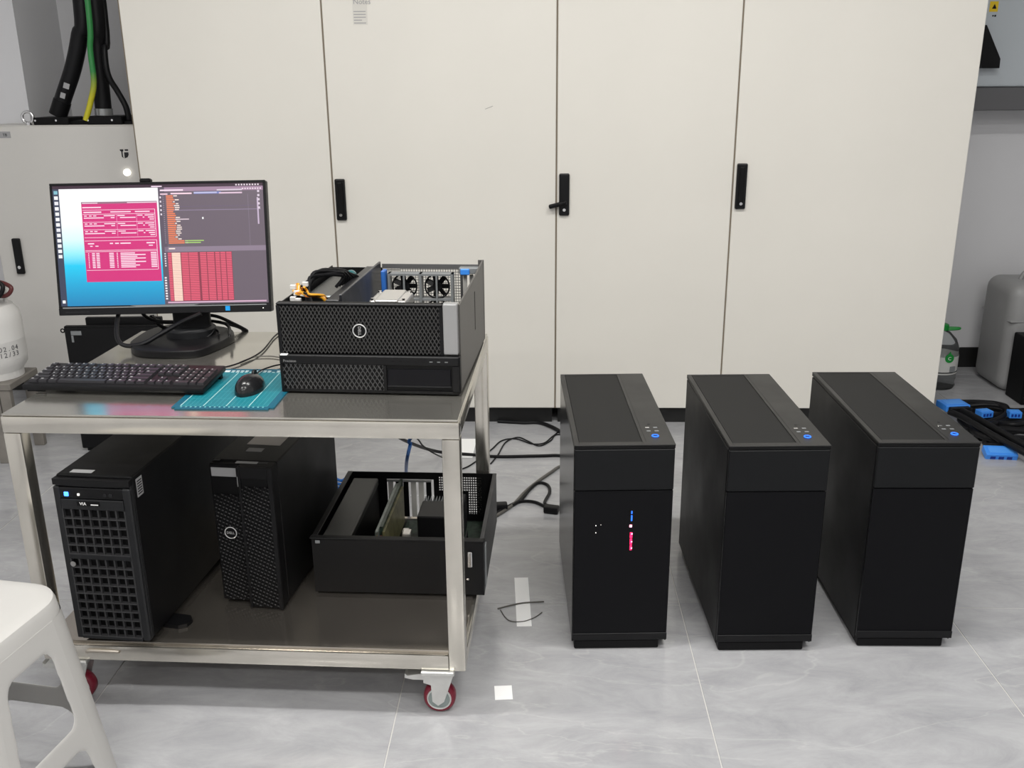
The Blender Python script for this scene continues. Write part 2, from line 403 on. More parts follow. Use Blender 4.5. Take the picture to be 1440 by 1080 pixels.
# conduits rise from the plates to the ceiling
YC = SY + .16
def cp(px, py, y=YC): return aty(px, py, y)
def conduit(label, pts, rad, m, name='power_cable', y=YC, up=2.98):
    P = [cp(a, b, y) for a, b in pts]; P[0].z = top + .036 if P[0].z < top+.05 else P[0].z
    P.append(Vector((P[-1].x, P[-1].y+.02, 2.4))); P.append(Vector((P[-1].x, P[-1].y+.02, up)))
    return P
P = conduit('', [(82, 166), (90, 135), (103, 95), (112, 50), (115, 8)], 0, 0)
t = thing('power_cable', 'thick black power cable curving up left of the green wire', 'cable', P[0])
def rel(P, o): return [p - Vector(o) for p in P]
Q = rel(P, P[0]); G().tube(Q, .033, 16).build('sheath', CABLE, t, True)
G().tube([Q[0] + Vector((0,0,0)), Q[0] + (Q[1]-Q[0])*.75], .0355, 16).build('sleeve', BLACK, t, True)
d = (Q[1]-Q[0]).normalized()
mk = Matrix.Translation(Q[0] + (Q[2]-Q[0])*.42 + Vector((.010,-.036,0))) @ Matrix.Rotation(math.radians(20), 4, 'Y')
G().box(-.010, .010, -.001, .001, -.011, .011, M=mk).build('tape_mark', PAPERGREY, t)
mk = Matrix.Translation(Q[0] + (Q[2]-Q[0])*.62 + Vector((.012,-.036,0))) @ Matrix.Rotation(math.radians(20), 4, 'Y')
G().box(-.012, .012, -.001, .001, -.011, .011, M=mk).build('tape_mark', PAPERGREY, t)
P = conduit('', [(147, 166), (142, 120), (136, 60), (134, 8)], 0, 0)
t = thing('power_cable', 'thick black power cable rising straight right of the green wire', 'cable', P[0])
Q = rel(P, P[0]); G().tube(Q, .033, 16).build('sheath', CABLE, t, True)
G().tube([Q[0]+Vector((0,0,-.001)), Q[0] + (Q[1]-Q[0])*.22], .036, 18).build('gland', mat('clear_gland', (.35,.36,.36), .2, metal=.5), t, True)
P = conduit('', [(121, 172), (127, 145), (132, 115), (127, 70), (124, 8)], 0, 0, y=YC-.07)
P[0].z = top + .018
tag(G().tube(P, .0115, 12).build('earth_wire', EARTH, None, True), 'green and yellow earth wire between thick black cables', 'cable')
P = [cp(182, 174, YC-.03), cp(177, 150, YC-.03), cp(165, 128, YC-.03), cp(152, 105, YC-.04), cp(147, 70, YC-.03), cp(146, 8, YC+.02)]
P[0].z = top + .016; P.append(Vector((P[-1].x, P[-1].y, 2.98)))
tag(G().tube(P, .012, 12).build('control_cable', CABLE, None, True), 'thin black cable branching right beside the cabinet edge', 'cable')

# ================================================================== STEEL CART
CX, CYR, CA = -0.6013, 1.8841, -0.0648
CW, CD, CTOP, CLEG = 0.9843, 0.7006, 0.7217, 0.119
cc, cs_ = math.cos(CA), math.sin(CA)
def cart(u, v, z=0.0): return Vector((CX + u*cc - v*cs_, CYR + u*cs_ + v*cc, z))
def uncart(p): x, y = p.x-CX, p.y-CYR; return (x*cc + y*cs_, -x*cs_ + y*cc)
r = thing('steel_cart', 'two-tier stainless steel cart on red casters carrying computers', 'cart', cart(0, 0), CA)
TB = .038; hw = CW/2
G().box(-hw+.002, hw-.002, .002, CD-.002, CTOP-.005, CTOP, .0015).build('table_top', STEELTOP, r)
for nm, (a, b, c, d) in {'f': (-hw, hw, 0, TB), 'b': (-hw, hw, CD-TB, CD), 'l': (-hw, -hw+TB, TB, CD-TB), 'r': (hw-TB, hw, TB, CD-TB)}.items():
    G().box(a, b, c, d, CTOP-.043, CTOP-.0055, .003, 2).build('top_rail', STEEL, r, True)
    zz = .003 if nm in 'lr' else 0
    ix = .002
    a2, b2 = (a+TB, b-TB) if nm in 'fb' else (a, b)
    G().box(a2, b2, c, d, CLEG, CLEG+TB, .003, 2).build('lower_rail', STEEL, r, True)
for sx in (-1, 1):
    for v0 in (0, CD-TB):
        u0 = -hw if sx < 0 else hw-TB
        G().box(u0, u0+TB, v0+.0005, v0+TB, CLEG-.002, CTOP-.0435, .003, 2).build('leg', STEEL, r, True)
        # caster
        ucx = (u0+TB/2) - sx*.045; vcx = v0 + (TB*.6 if v0 == 0 else TB*.4)
        f = G().box(ucx-.038, ucx+.038, vcx-.03, vcx+.03, CLEG-.012, CLEG-.001, .002)
        zc = .0375
        for s2 in (-1, 1):
            vv = vcx + s2*.019
            f.prism([(ucx-.034, CLEG-.012), (ucx+.036, CLEG-.012), (ucx+.012, zc-.004), (ucx-.002, zc-.015), (ucx-.015, zc-.004), (ucx-.017, CLEG-.042), (ucx-.034, CLEG-.036)], 'y', vv-.0015, vv+.0015)
        cst = f.build('caster', ZINC, r)
        wm = T(ucx, vcx, zc) @ Matrix.Rotation(math.pi/2, 4, 'X')
        wh = G().lathe([(.026, -.014), (.033, -.0145), (.0368, -.010), (.0375, 0), (.0368, .010), (.033, .0145), (.026, .014)], 32, wm).build('wheel', RED, cst, True)
        G().lathe([(.006, -.0175), (.020, -.0165), (.026, -.0145), (.026, .0145), (.020, .0165), (.006, .0175)], 28, wm).build('hub', mat('hub_grey', (.22, .26, .25), .35), cst, True)
        G().torus(.0265, .0022, 28, 6, wm @ T(0, 0, .0145)).build('hub_ring', ZINC, cst, True)
        G().prism([(ucx-.030, CLEG-.017), (ucx-.040, CLEG-.018), (ucx-.072, CLEG-.024), (ucx-.078, CLEG-.019), (ucx-.078, CLEG-.030), (ucx-.060, CLEG-.034), (ucx-.030, CLEG-.034)], 'y', vcx-.012, vcx+.012).build('brake_lever', ZINC, cst)
SHZ = .165
sh = G().box(-hw+TB*.4, hw-TB*.4, .010, CD-.010, SHZ-.004, SHZ, .001)
sh.box(-hw+TB+.002, hw-TB-.002, .010, .013, CLEG+TB, SHZ-.004); sh.box(-hw+TB+.002, hw-TB-.002, CD-.013, CD-.010, CLEG+TB, SHZ-.004)
sho = G()
# shelf sheet cut around the legs
poly = [(-hw+TB+.001, .010), (hw-TB-.001, .010), (hw-TB-.001, TB+.001), (hw-.008, TB+.001), (hw-.008, CD-TB-.001), (hw-TB-.001, CD-TB-.001), (hw-TB-.001, CD-.010), (-hw+TB+.001, CD-.010), (-hw+TB+.001, CD-TB-.001), (-hw+.008, CD-TB-.001), (-hw+.008, TB+.001), (-hw+TB+.001, TB+.001)]
sho.prism(poly, 'z', CLEG+TB+.0005, SHZ)
sho.build('shelf', SHELFM, r)
G().tube([(-.31, -.0005, CLEG+.024), (-.335, -.003, CLEG+.026), (-.38, -.003, CLEG+.026), (-.385, -.001, CLEG+.022)],   .004, 6).build('weld_bead', mat('weld_grey', (.42, .38, .33), .5, metal=.6), r, True)

# ================================================================== THREE BLACK TOWERS
W, D, H = .2416, .5689, .5614
tl = ['matte black computer tower with red and blue lights behind its front', 'middle of the three matte black computer towers on the floor, no lights in front', 'rightmost of the three matte black computer towers on the floor']
TP = [(0.2682, 2.1134, 0.0079), (0.6338, 2.0994, -0.0004), (0.9928, 2.1117, -0.0231)]
def tower(i):
    x, y, a = TP[i]
    r = thing('computer_tower', tl[i], 'computer', (x, y, 0), a, 'black towers on the tiled floor')
    h = W/2
    G().box(-h+.004, h-.004, .012, D, .024, H-.012, .002).build('body', BLACKM, r)
    for s in (-1, 1):
        G().box(s*h - (.0035 if s > 0 else 0), s*h + (.0035 if s < 0 else 0), .014, D-.003, .016, H-.014, .0012).build('side_panel', BLACKG if (i == 0 and s < 0) else BLACKM, r)
    tp = G().box(-h, h, .002, D, H-.012, H-.003, .0015).build('top_panel', BLACKM, r)
    fr = G()
    fu0, fu1, fv0, fv1 = -h+.012, h*.36, .020, D-.006
    fr.box(-h, fu0, 0, D, H-.0035, H, .0008); fr.box(fu1, h, 0, D, H-.0035, H, .0008)
    fr.box(fu0-.001, fu1+.001, 0, fv0, H-.0035, H, .0008); fr.box(fu0-.001, fu1+.001, fv1, D, H-.0035, H, .0008)
    fr.build('top_frame', mat('black_brushed_panel', (.020, .0195, .019), .40, spec=.35, rnoise=.05, nscale=8), tp)
    G().box(fu0+.0015, fu1-.0015, fv0+.0015, fv1-.0015, H-.004, H-.0012).build('dust_filter', mat('dust_filter_mesh', (.012, .012, .0118), .6, spec=.3, bump=.5, bscale=1500), tp)
    G().box(fu1+.008, fu1+.0095, .02, D-.004, H-.0003, H+.0003).build('trim_strip', BLACKS, tp)
    fp = G().box(-h+.001, h-.001, 0, .012, H-.118, H-.012, .0018).build('front_panel', mat('front_cover', (.0065, .007, .0078), .45, spec=.22, bump=.2, bscale=1200), r)
    lp = G().box(-h+.001, h-.001, .0015, .012, .028, H-.120, .0018).build('front_glass', BLACKG, r)
    G().box(-h+.001, h-.001, -.001, .0015, .028, .048, .0008).build('lower_trim', BLACKS, r)
    G().box(-h+.006, h-.020, .004, D-.03, .0, .026, .003).build('base', BLACK, r)
    # controls on the top right
    uu = h*.66
    pb = G().lathe([(.0085, 0), (.0085, .0012), (.0075, .0018)], 20, T(uu, .055, H-.0005)).build('power_button', BLACKS, tp)
    G().torus(.0075, .0016, 20, 6, T(uu, .055, H+.0012)).build('light_ring', LEDB, pb)
    for q in range(2):
        for s in (-1, 1):
            G().box(uu-.006+s*.010, uu+.004+s*.010, .088+q*.024, .094+q*.024, H-.0005, H+.0008, .0005).build('port', GREYP if (q+s) else CHROME, tp)
    G().lathe([(.0035, 0), (.0035, .0012)], 12, T(uu-.004, .14, H-.0005)).build('audio_jack', DARKGREY, tp)
    if i == 0:
        def fz(py): return aty(880, py, y).z
        def fu(px): return aty(px, 740, y).x - x
        u0 = fu(888)
        for (pa, pb_, m_, wd) in [(719, 723, LEDB, .0016), (725, 733, LEDB, .0018), (749, 757, LEDR, .0030), (758, 766, LEDR, .0028), (767, 774, LEDR, .0026)]:
            G().box(u0-wd, u0+wd, .0004, .0016, fz(pb_), fz(pa), .0004).build('status_light', m_, lp)
        for (px, py, m_, s_) in [(887, 740, LEDP, .0030), (838, 739, LEDW, .0008), (838, 749, LEDW, .0008), (845, 738, LEDW, .0004), (889, 751, LEDP, .0016), (889, 762, LEDP, .0014), (889, 771, LEDP, .0014)]:
            G().box(fu(px)-s_, fu(px)+s_, 0, .0016, fz(py)-s_, fz(py)+s_).build('status_light', m_, lp)
for i in range(3): tower(i)

# ================================================================== MONITOR
mx, my, mz, myaw, mtilt, mw, mh = -0.9102, 2.4496, 0.8105, 0.0163, 0.183, 0.5555, 0.3405
ZT = CTOP + .0005
r = thing('monitor', 'black flat monitor with pink terminal and code windows on screen', 'monitor', (mx, my+.03, ZT), myaw)
PM = T(0, -.03, mz-ZT) @ Matrix.Rotation(-mtilt, 4, 'X') @ Matrix.Rotation(-0.0078, 4, 'Y')     # panel frame: x right, z up the panel, -y to the viewer
def pbuild(g, n, m, p=None, smooth=False):
    o = g.build(n, m, p or r, smooth)
    if p is None: o.matrix_local = PM
    return o
hsg = pbuild(G().box(-mw/2, mw/2, .002, .030, 0, mh, .004, 2), 'housing', BLACKS)
bz = G(); bt = .0065; bb = .024
bz.box(-mw/2, mw/2, -.002, .003, mh-bt, mh, .001); bz.box(-mw/2, -mw/2+bt, -.002, .003, bb, mh-bt, .001); bz.box(mw/2-bt, mw/2, -.002, .003, bb, mh-bt, .001)
bz.box(-mw/2, mw/2, -.004, .003, 0, bb-.004, .0015); bz.box(-mw/2, mw/2, -.002, .003, bb-.004, bb, .0005)
pbuild(bz, 'bezel', BLACKS, hsg)
pbuild(G().prism([(-.09, bb-.0005), (.09, bb-.0005), (.055, bb-.006), (-.055, bb-.006)], 'y', -.0048, -.0035), 'chin_trim', GREYP, hsg)
pbuild(G().box(-mw/2+.012, mw/2-.012, -.0052, -.0038, bb-.006, bb-.003), 'bezel_strip', GREYP, hsg)
pbuild(G().box(.158, .170, -.0046, -.0038, .005, .017), 'blue_sticker', mat('sticker_blue', (.0, .30, .75), .5), hsg)
pbuild(G().box(-mw/2+.018, -mw/2+.08, -.0044, -.0038, .007, .0095), 'maker_marking', DARKGREY, hsg)
pbuild(G().box(mw/2-.022, mw/2-.020, -.0046, -.0038, .009, .011), 'power_light', LEDW, hsg)
wc = G().box(-.024+0*.1, -.024+.026, .004, .022, mh, mh+.012, .003)
pbuild(G().box(-.048, -.020, .004, .024, mh-.001, mh+.010, .003), 'top_sensor', BLACK, hsg)
# screen image: coloured quads, u,v in 0..1 from the top left
SX0, SX1, SZ0, SZ1 = -mw/2+bt, mw/2-bt, bb, mh-bt
S = G()
def sq(u0, v0, u1, v1, col, lay=1):
    y_ = -.0004 - lay*.00012
    f = lambda u, v: (SX0 + u*(SX1-SX0), y_, SZ1 - v*(SZ1-SZ0))
    S.quad([f(u0, v1), f(u1, v1), f(u1, v0), f(u0, v0)], col)
WHT = (1.25, 1.22, 1.24)
C_ = lambda r_, g_, b_, k_=1.0: tuple(c*k_ for c in srgb(r_, g_, b_))
sq(0, 0, 1, 1, C_(105, 92, 104), 0)
sq(0, 0, 1, .026, C_(52, 24, 46))
# wallpaper: white above, cyan to deep blue below
stops = [(.026, (255,253,255)), (.30, (252,255,255)), (.45, (220,250,252)), (.56, (150,240,252)), (.66, (0,205,245)), (.80, (0,172,220)), (1.0, (0,130,185))]
for (va, ca), (vb, cb) in zip(stops, stops[1:]):
    for kx in range(6):
        ua, ub = .03 + kx*.08, .03 + (kx+1)*.08
        sh_ = .05*(1-kx/5) if .3 < va < .9 else 0
        A, B = C_(*ca), C_(*cb)
        sq(ua, va, ub, vb, [B, B, A, A])
sq(0, .026, .030, 1, C_(52, 60, 84))
for q in range(13):
    sq(.006, .04+q*.044, .024, .068+q*.044, [C_(130,190,205), C_(250,250,250), C_(235,235,240), C_(215,120,110), C_(240,240,240)][(0,1,2,1,4,1,1,2,4,1,1,1,4)[q]], 2)
sq(.008, .95, .022, .975, C_(250,250,250), 2)
# pink terminal
PK = C_(214, 38, 122); TX = C_(255, 225, 240)
tu0, tu1, tv0, tv1 = .132, .492, .135, .80
sq(tu0, tv0, tu1, tv1, PK, 2); sq(tu0, tv0, tu1, tv0+.016, C_(150, 110, 130), 3)
def tx(u0, v, u1, h_=.007, c=TX, lay=4): sq(u0, v, u1, v+h_, c, lay)
tx(tu0+.005, .142, .21, .006); tx(.35, .142, .49, .006)
tx(tu0+.004, .176, .225, .009)
for v in (.20, .235, .30, .363, .428, .455, .535, .545, .70): tx(tu0+.004, v, .478, .0035)
for u in (.478,): sq(u, .20, u+.0025, .428, TX, 4); sq(u, .455, u+.0025, .70, TX, 4)
for u in (.295, .390): sq(u, .238, u+.0022, .42, C_(240,150,195), 4)
tx(tu0+.008, .215, .225, .010); tx(.268, .215, .365, .009); tx(.385, .215, .455, .009)
rnd = random.Random(3)
for v0, rows in ((.246, 3), (.312, 3), (.375, 3)):
    for q in range(rows):
        v = v0 + q*.017
        segs = [(tu0+.010, .155), (.165, .178), (.185, .20), (.235, .288), (.30, .335) if q == 0 else (.325, .386), (.395, .42), (.43, .474)]
        if q == 1: segs = [(tu0+.008, .235), (.268, .286), (.312, .386), (.42, .428), (.445, .474)]
        if q == 2: segs = [(.452, .474)]
        for a_, b_ in segs: tx(a_, v, b_, .008)
for (a_, b_) in ((.15, .18), (.255, .27), (.28, .298), (.305, .355), (.43, .47)): tx(a_, .475, b_, .010)
for (a_, b_) in ((.16, .172), (.185, .20), (.44, .46)): tx(a_, .497, b_, .008)
for q in range(9):
    v = .558 + q*.0145
    for (a_, b_) in ((.148, .152), (.166, .180), (.186, .202), (.248, .270), (.284, .289), (.302, .302 + (.07, .12, .08, .12, .07, .12, .07, .09, .07)[q]), (.447, .475)): tx(a_, v, b_, .0085)
# right half: editor
EU0 = .500
sq(EU0, .026, 1, .060, C_(160, 130, 155), 2); sq(EU0, .026, EU0+.03, 1, C_(92, 80, 96), 3)
sq(EU0-.03, .012, EU0+.02, .022, C_(240, 215, 235), 4)
for (a_, b_, v, c) in ((EU0+.01, .62, .044, C_(250,225,240)), (.78, .90, .048, C_(215,200,215)), (.51, .545, .075, C_(235,200,215)), (.56, .66, .072, C_(250,215,230)), (.67, .78, .068, C_(190,190,225)), (.79, .90, .073, C_(225,195,215))): sq(a_, v, b_, v+.012, c, 4)
for q in range(9): sq(.87+q*.013, .008, .877+q*.013, .020, C_(240,225,235), 4)
for q in range(8): sq(.90+q*.012, .040, .907+q*.012, .052, C_(235,215,230), 4)
sq(.67, .066, .80, .084, C_(120, 130, 190), 3)
for q in range(5): sq(EU0+.006, .10+q*.035, EU0+.013, .115+q*.035, C_(235,225,235), 5)
OR = C_(242, 130, 85); CRM = C_(255, 235, 225)
vv = .092
for q in range(30):
    if vv > .50: break
    L_ = .028 + .016*rnd.random()
    if q in (23, 24): L_ = .075
    sq(.537, vv, .537+L_, vv+.0105, OR, 4)
    if q not in (1, 8, 9, 10): sq(.537+L_+.003, vv+.001, .537+L_+.003+.008+.018*rnd.random(), vv+.009, CRM, 4)
    if q == 12: sq(.575, vv, .64, vv+.008, C_(225,205,215), 4)
    if q in (23, 24): sq(.615, vv, .705 if q == 23 else .69, vv+.009, C_(165, 205, 110), 4)
    sq(.520, vv+.001, .526, vv+.006, C_(160,145,160), 4)
    vv += .0162 if q != 24 else .030
sq(.545, .213, .985, .219, C_(140,125,150), 3); sq(.60, .185, .96, .187, C_(105, 90, 130), 3)
sq(.925, .09, .927, .515, C_(128, 116, 134), 3); sq(.968, .12, .975, .34, C_(200,180,205), 4)
sq(.703, .275, .710, .292, C_(250,250,250), 5)
for q in range(5): sq(.972, .06+q*.034, .982, .078+q*.034, C_(220,205,220), 5)
sq(.515, .518, 1, .560, C_(140, 124, 142), 3); sq(.535, .528, .565, .538, CRM, 4)
# red log
RD = C_(232, 92, 118); RDD = C_(140, 50, 72)
sq(.527, .565, .835, .975, RDD, 3)
cols = [(.528, .545), (.547, .588), (.592, .625), (.628, .672), (.682, .712), (.716, .750), (.755, .776), (.780, .804), (.808, .833)]
for q in range(27):
    v = .568 + q*.0150
    for j, (a_, b_) in enumerate(cols): sq(a_, v, b_, v+(.0105 if j != 1 else .0135), RD if j != 1 else C_(255, 218, 200), 4)
sq(.515, .978, .99, .990, C_(215, 175, 200), 4)
for q in range(9): sq(.506, .77+q*.022, .516, .782+q*.022, C_(245,240,245), 5)
for q in range(6): sq(.512, .57+q*.020, .519, .580+q*.020, C_(240,230,240), 5)
pbuild(S, 'screen', vcol_mat('screen_image', .76, .35), hsg).data.name = 'screen'
# stand
st = G().box(-.034, .034, .036, .052, .035, .26, .006, 2, Matrix.Rotation(-.02, 4, 'X'))
nb = (0.0, 0.02)
bx, by = .045, .0
G().box(bx-.045, bx+.055, .012, .030, .020, .22, .006, 2).build('stand_neck', BLACKS, r)
G().lathe([(.065, 0), (.065, .016), (.058, .022)], 32, T(bx, .02, .020)).build('stand_collar', DARKGREY, r, True)
bp = []
for (px, py) in [(184, 494), (196, 503), (245, 505), (283, 502), (322, 486), (330, 478), (318, 470), (262, 464), (218, 471), (190, 486)]:
    p = atz(px, py, ZT) - Vector((mx, my+.03, 0)); bp.append((p.x, p.y))
bq = []
for i in range(len(bp)):
    p0_, p1_, p2_, p3_ = [Vector(bp[(i+j-1) % len(bp)]) for j in range(4)]
    for k_ in range(4):
        t = k_/4; q_ = 0.5*((2*p1_) + (p2_-p0_)*t + (2*p0_-5*p1_+4*p2_-p3_)*t*t + (3*p1_-p0_-3*p2_+p3_)*t**3); bq.append((q_.x, q_.y))
bp = bq
b = bmesh.new(); vsb = [b.verts.new((p[0], p[1], 0)) for p in bp]; f0 = b.faces.new(vsb)
ex = bmesh.ops.extrude_face_region(b, geom=[f0]); bmesh.ops.translate(b, verts=[e for e in ex['geom'] if isinstance(e, bmesh.types.BMVert)], vec=(0, 0, .021))
bmesh.ops.bevel(b, geom=[e for e in b.edges if abs(e.verts[0].co.z-e.verts[1].co.z) < .001], offset=.004, segments=3, affect='EDGES', profile=.5)
g = G(); g.bm(b); g.build('stand_base', BLACKS, r, True)
G().box(-.10, .10, .004, .034, .10, .26, .01, 2, T(.03, 0, mz-ZT-.06) @ Matrix.Rotation(-mtilt, 4, 'X')).build('rear_bulge', BLACKS, r, True)
# monitor cables
def mcable(label, pts, rad=.0042, m=CABLE, name='cable'):
    return tag(G().tube(pts, rad, 8).build(name, m, None, True), label, 'cable')
YM = my + .05
mcable('black cable looping down left below the monitor to the table', [aty(167, 438, 2.475), aty(164, 462, 2.42), aty(167, 480, 2.39), aty(180, 486.5, 2.385), aty(202, 483, 2.39), aty(222, 472, 2.405), aty(243, 460, 2.42), aty(262, 450, 2.425), aty(283, 441, 2.43)], .0060, name='monitor_cable')
mcable('black cable bowing right from the stand to the table edge', [aty(262, 452, YM+.055), aty(285, 444, YM+.06), aty(305, 445, YM+.06), aty(328, 455, YM+.08), aty(347, 465, 2.60), aty(350, 470, 2.625), cart(.02, CD+.025, .60), cart(.03, CD+.04, .42)], .0048, name='monitor_cable')
mcable('thin black cable arching above the stand base on the right', [aty(250, 455, YM+.058), aty(285, 452, YM+.06), aty(310, 453, YM+.055), aty(322, 460, YM+.04), atz(323, 470, ZT+.03), atz(323, 474, ZT+.026)], .0040, name='monitor_cable')
mcable('black cable running left behind the stand to the adapter', [aty(212, 445, YM+.03), aty(228, 453, YM+.07), aty(250, 453, YM+.09), aty(285, 450, YM+.08), aty(330, 458, YM+.10), aty(347, 467, 2.60)], .0045, name='monitor_cable')
mcable('black cable dropping behind the monitor to the case panels', [aty(199, 438, 2.50), aty(206, 446, 2.52), aty(222, 452, 2.53), aty(245, 453, 2.53), aty(262, 455, 2.53)], .0052, name='monitor_cable')
mcable('black cable from the case panels crossing left behind the stand', [aty(214, 444, 2.54), aty(224, 457, 2.55), aty(238, 463, 2.56), aty(252, 468, 2.56), aty(262, 470, 2.56)], .0050, name='monitor_cable')
mcable('short black cable hooked over the right of the stand base', [aty(266, 477, YM-.02), aty(282, 479, YM-.04), aty(297, 470, YM-.03), aty(302, 463, YM-.02), aty(307, 467, YM-.01), atz(308, 471, ZT+.03)], .0028, name='monitor_cable')

# ================================================================== KEYBOARD, MAT, MOUSE
MATZ = ZT
r = thing('cutting_mat', 'teal cutting mat with white grid under the mouse', 'mat', (-.624, 1.929, MATZ), -.045)
mdw, mdd, mdt = .224, .292, .0025
b = bmesh.new(); bmesh.ops.create_cube(b, size=1.0)
for v in b.verts: v.co = Vector((v.co.x*mdw, (v.co.y+.5)*mdd, (v.co.z+.5)*mdt))
bmesh.ops.bevel(b, geom=[e for e in b.edges if abs(e.verts[0].co.z-e.verts[1].co.z) > .001], offset=.010, segments=4, affect='EDGES')
g = G(); g.bm(b); g.build('sheet', TEAL, r)
g = G(); TLc = (.05, .30, .34)
def mline(x0, y0, x1, y1, wd, c):
    dx, dy = x1-x0, y1-y0; L = math.hypot(dx, dy); nx, ny = -dy/L*wd/2, dx/L*wd/2; z = mdt+.0002
    g.quad([(x0-nx, y0-ny, z), (x1-nx, y1-ny, z), (x1+nx, y1+ny, z), (x0+nx, y0+ny, z)], c)
ax0, ax1, ay0, ay1 = -.095, .095, .018, .265
# pale working area: the mat's own printed field
g2 = G(); z = mdt + .0001
g2.quad([(ax0, ay0, z), (ax1, ay0, z), (ax1, ay1, z), (ax0, ay1, z)], (.0, .17, .215)); g2.build('printed_field', vcol_mat('mat_field_print', None, .5), r)
for q in range(20): mline(ax0 + q*.01, ay0, ax0 + q*.01, ay1, .0010 if q % 5 else .0022, TLc if q % 5 else (.35, .62, .62))
for q in range(25): mline(ax0, ay0 + q*.01, ax1, ay0 + q*.01, .0008 if q % 5 else .0018, TLc)
for q in range(18): mline(ax0 + .004 + q*.0105, ay0-.008, ax0 + .004 + q*.0105, ay0-.003, .004, (.16, .50, .52))
for q in range(14):
    if q not in (4, 9): mline(ax0 + .03 + q*.011, ay1+.010, ax0 + .038 + q*.011, ay1+.010, .007, (.62, .74, .74))
for q in range(16): mline(ax0 + .02 + q*.011, ay1+.001, ax0 + .027 + q*.011, ay1+.001, .005, (.45, .66, .68))
mline(ax0+.008, ay1+.008, ax0+.026, ay1+.008, .014, (.75, .85, .85))
g.build('grid_print', vcol_mat('mat_print', None, .5), r)
KZ = MATZ + .003
r = thing('keyboard', 'black wired keyboard with white legends in front of monitor', 'keyboard', (-.898, 2.036, KZ), -.086)
KT = math.radians(4.5); KM = Matrix.Rotation(KT, 4, 'X') ; kw, kd = .424, .142
KB = T(0, 0, .004) @ KM
G().box(-kw/2, kw/2, 0, kd, 0, .014, .004, 2, KB).build('base', BLACKS, r, True)
for s in (-1, 1): G().box(s*.185-.02, s*.185+.02, .120, .132, .0, .013).build('rear_foot', BLACK, r)
for s in (-1, 1): G().box(s*.185-.02, s*.185+.02, .008, .016, .0, .006).build('front_foot', BLACK, r)
U = .0184
keymesh = {}
KEYM = mat('key_black', (.020, .019, .022), .42)
leg = G()
def key(u, v, wu=1.0, hu=1.0):
    kk = (round(wu, 2), round(hu, 2))
    if kk not in keymesh:
        w2, h2 = wu*U/2 - .0012, hu*U/2 - .0012
        g = G(); i_ = .0016
        g.add([(-w2,-h2,0),(w2,-h2,0),(w2,h2,0),(-w2,h2,0),(-w2+i_,-h2+i_,.0055),(w2-i_,-h2+i_,.0055),(w2-i_,h2-i_,.0055),(-w2+i_,h2-i_,.0055)], [(0,3,2,1),(4,5,6,7),(0,1,5,4),(1,2,6,5),(2,3,7,6),(3,0,4,7)])
        o = g.build('key', KEYM, r); keymesh[kk] = o.data
    else: o = bpy.data.objects.new('key', keymesh[kk]); COL.objects.link(o); o.parent = r
    x = -kw/2 + .006 + (u + wu/2)*U; y = kd - .012 - (v + hu/2)*U
    o.matrix_local = KB @ T(x, y, .0138)
    if wu < 5:
        lw = .0030 if wu < 1.2 else .0055
        leg.box(x - wu*U/2 + .004, x - wu*U/2 + .004 + lw, y + hu*U/2 - .0075, y + hu*U/2 - .0045, .0191, .0197, M=KB)
rows = [(0, [(0,1)] + [(2+i, 1) for i in range(4)] + [(6.5+i, 1) for i in range(4)] + [(11+i, 1) for i in range(4)] + [(15.25+i, 1) for i in range(3)]),
        (1.2, [(i, 1) for i in range(13)] + [(13, 2)] + [(15.25+i, 1) for i in range(3)] + [(18.5+i, 1) for i in range(4)]),
        (2.2, [(0, 1.5)] + [(1.5+i, 1) for i in range(12)] + [(13.5, 1.5)] + [(15.25+i, 1) for i in range(3)] + [(18.5+i, 1) for i in range(3)]),
        (3.2, [(0, 1.75)] + [(1.75+i, 1) for i in range(11)] + [(12.75, 2.25)] + [(18.5+i, 1) for i in range(3)]),
        (4.2, [(0, 2.25)] + [(2.25+i, 1) for i in range(10)] + [(12.25, 2.75), (16.25, 1)] + [(18.5+i, 1) for i in range(3)]),
        (5.2, [(0, 1.25), (1.25, 1.25), (2.5, 1.25), (3.75, 6.25), (10, 1.25), (11.25, 1.25), (12.5, 1.25), (13.75, 1.25), (15.25, 1), (16.25, 1), (17.25, 1), (18.5, 2), (20.5, 1)])]
for v, ks in rows:
    for u, wu in ks: key(u, v, wu)
key(21.5, 2.2, 1, 2); key(21.5, 4.2, 1, 2)
lg = leg.build('key_legends', mat('legend_grey', (.42, .42, .43), .5), r); lg['kind'] = 'stuff'
# mouse
mp = atz(343, 549, MATZ + .01)
r = thing('mouse', 'black wired mouse resting on the teal mat', 'mouse', (mp.x, mp.y - .03, MATZ + mdt + .0005), -.15)
b = bmesh.new(); bmesh.ops.create_uvsphere(b, u_segments=28, v_segments=18, radius=1.0)
for v in b.verts:
    x_, y_, z_ = v.co
    wx = .031 * (1 - .10*(y_*.9)**2) * (0.92 if y_ > 0 else 1.0); zz = max(z_, -.12)
    v.co = Vector((x_*wx, .055 + y_*.054, .004 + zz*(.034 - .006*y_)))
g = G(); g.bm(b); bd = g.build('body', mat('glossy_black', (.012, .012, .013), .2), r, True)
G().lathe([(.0095, -.003), (.0105, 0), (.0095, .003)], 18, T(0, .082, .030) @ Matrix.Rotation(math.pi/2, 4, 'Y')).build('scroll_wheel', DARKGREY, r, True)
G().box(-.0006, .0006, .06, .104, .0332, .0345).build('button_split', BLACK, r)
tag(G().tube([mp + Vector((.010, .078, .010)), atz(365, 522, ZT+.008), atz(380, 516, ZT+.007), atz(392, 513, ZT+.005), atz(402, 512, ZT+.005)], .0019, 8).build('mouse_cable', CABLE, None, True), 'thin black mouse cable curving towards the opened workstation', 'cable')
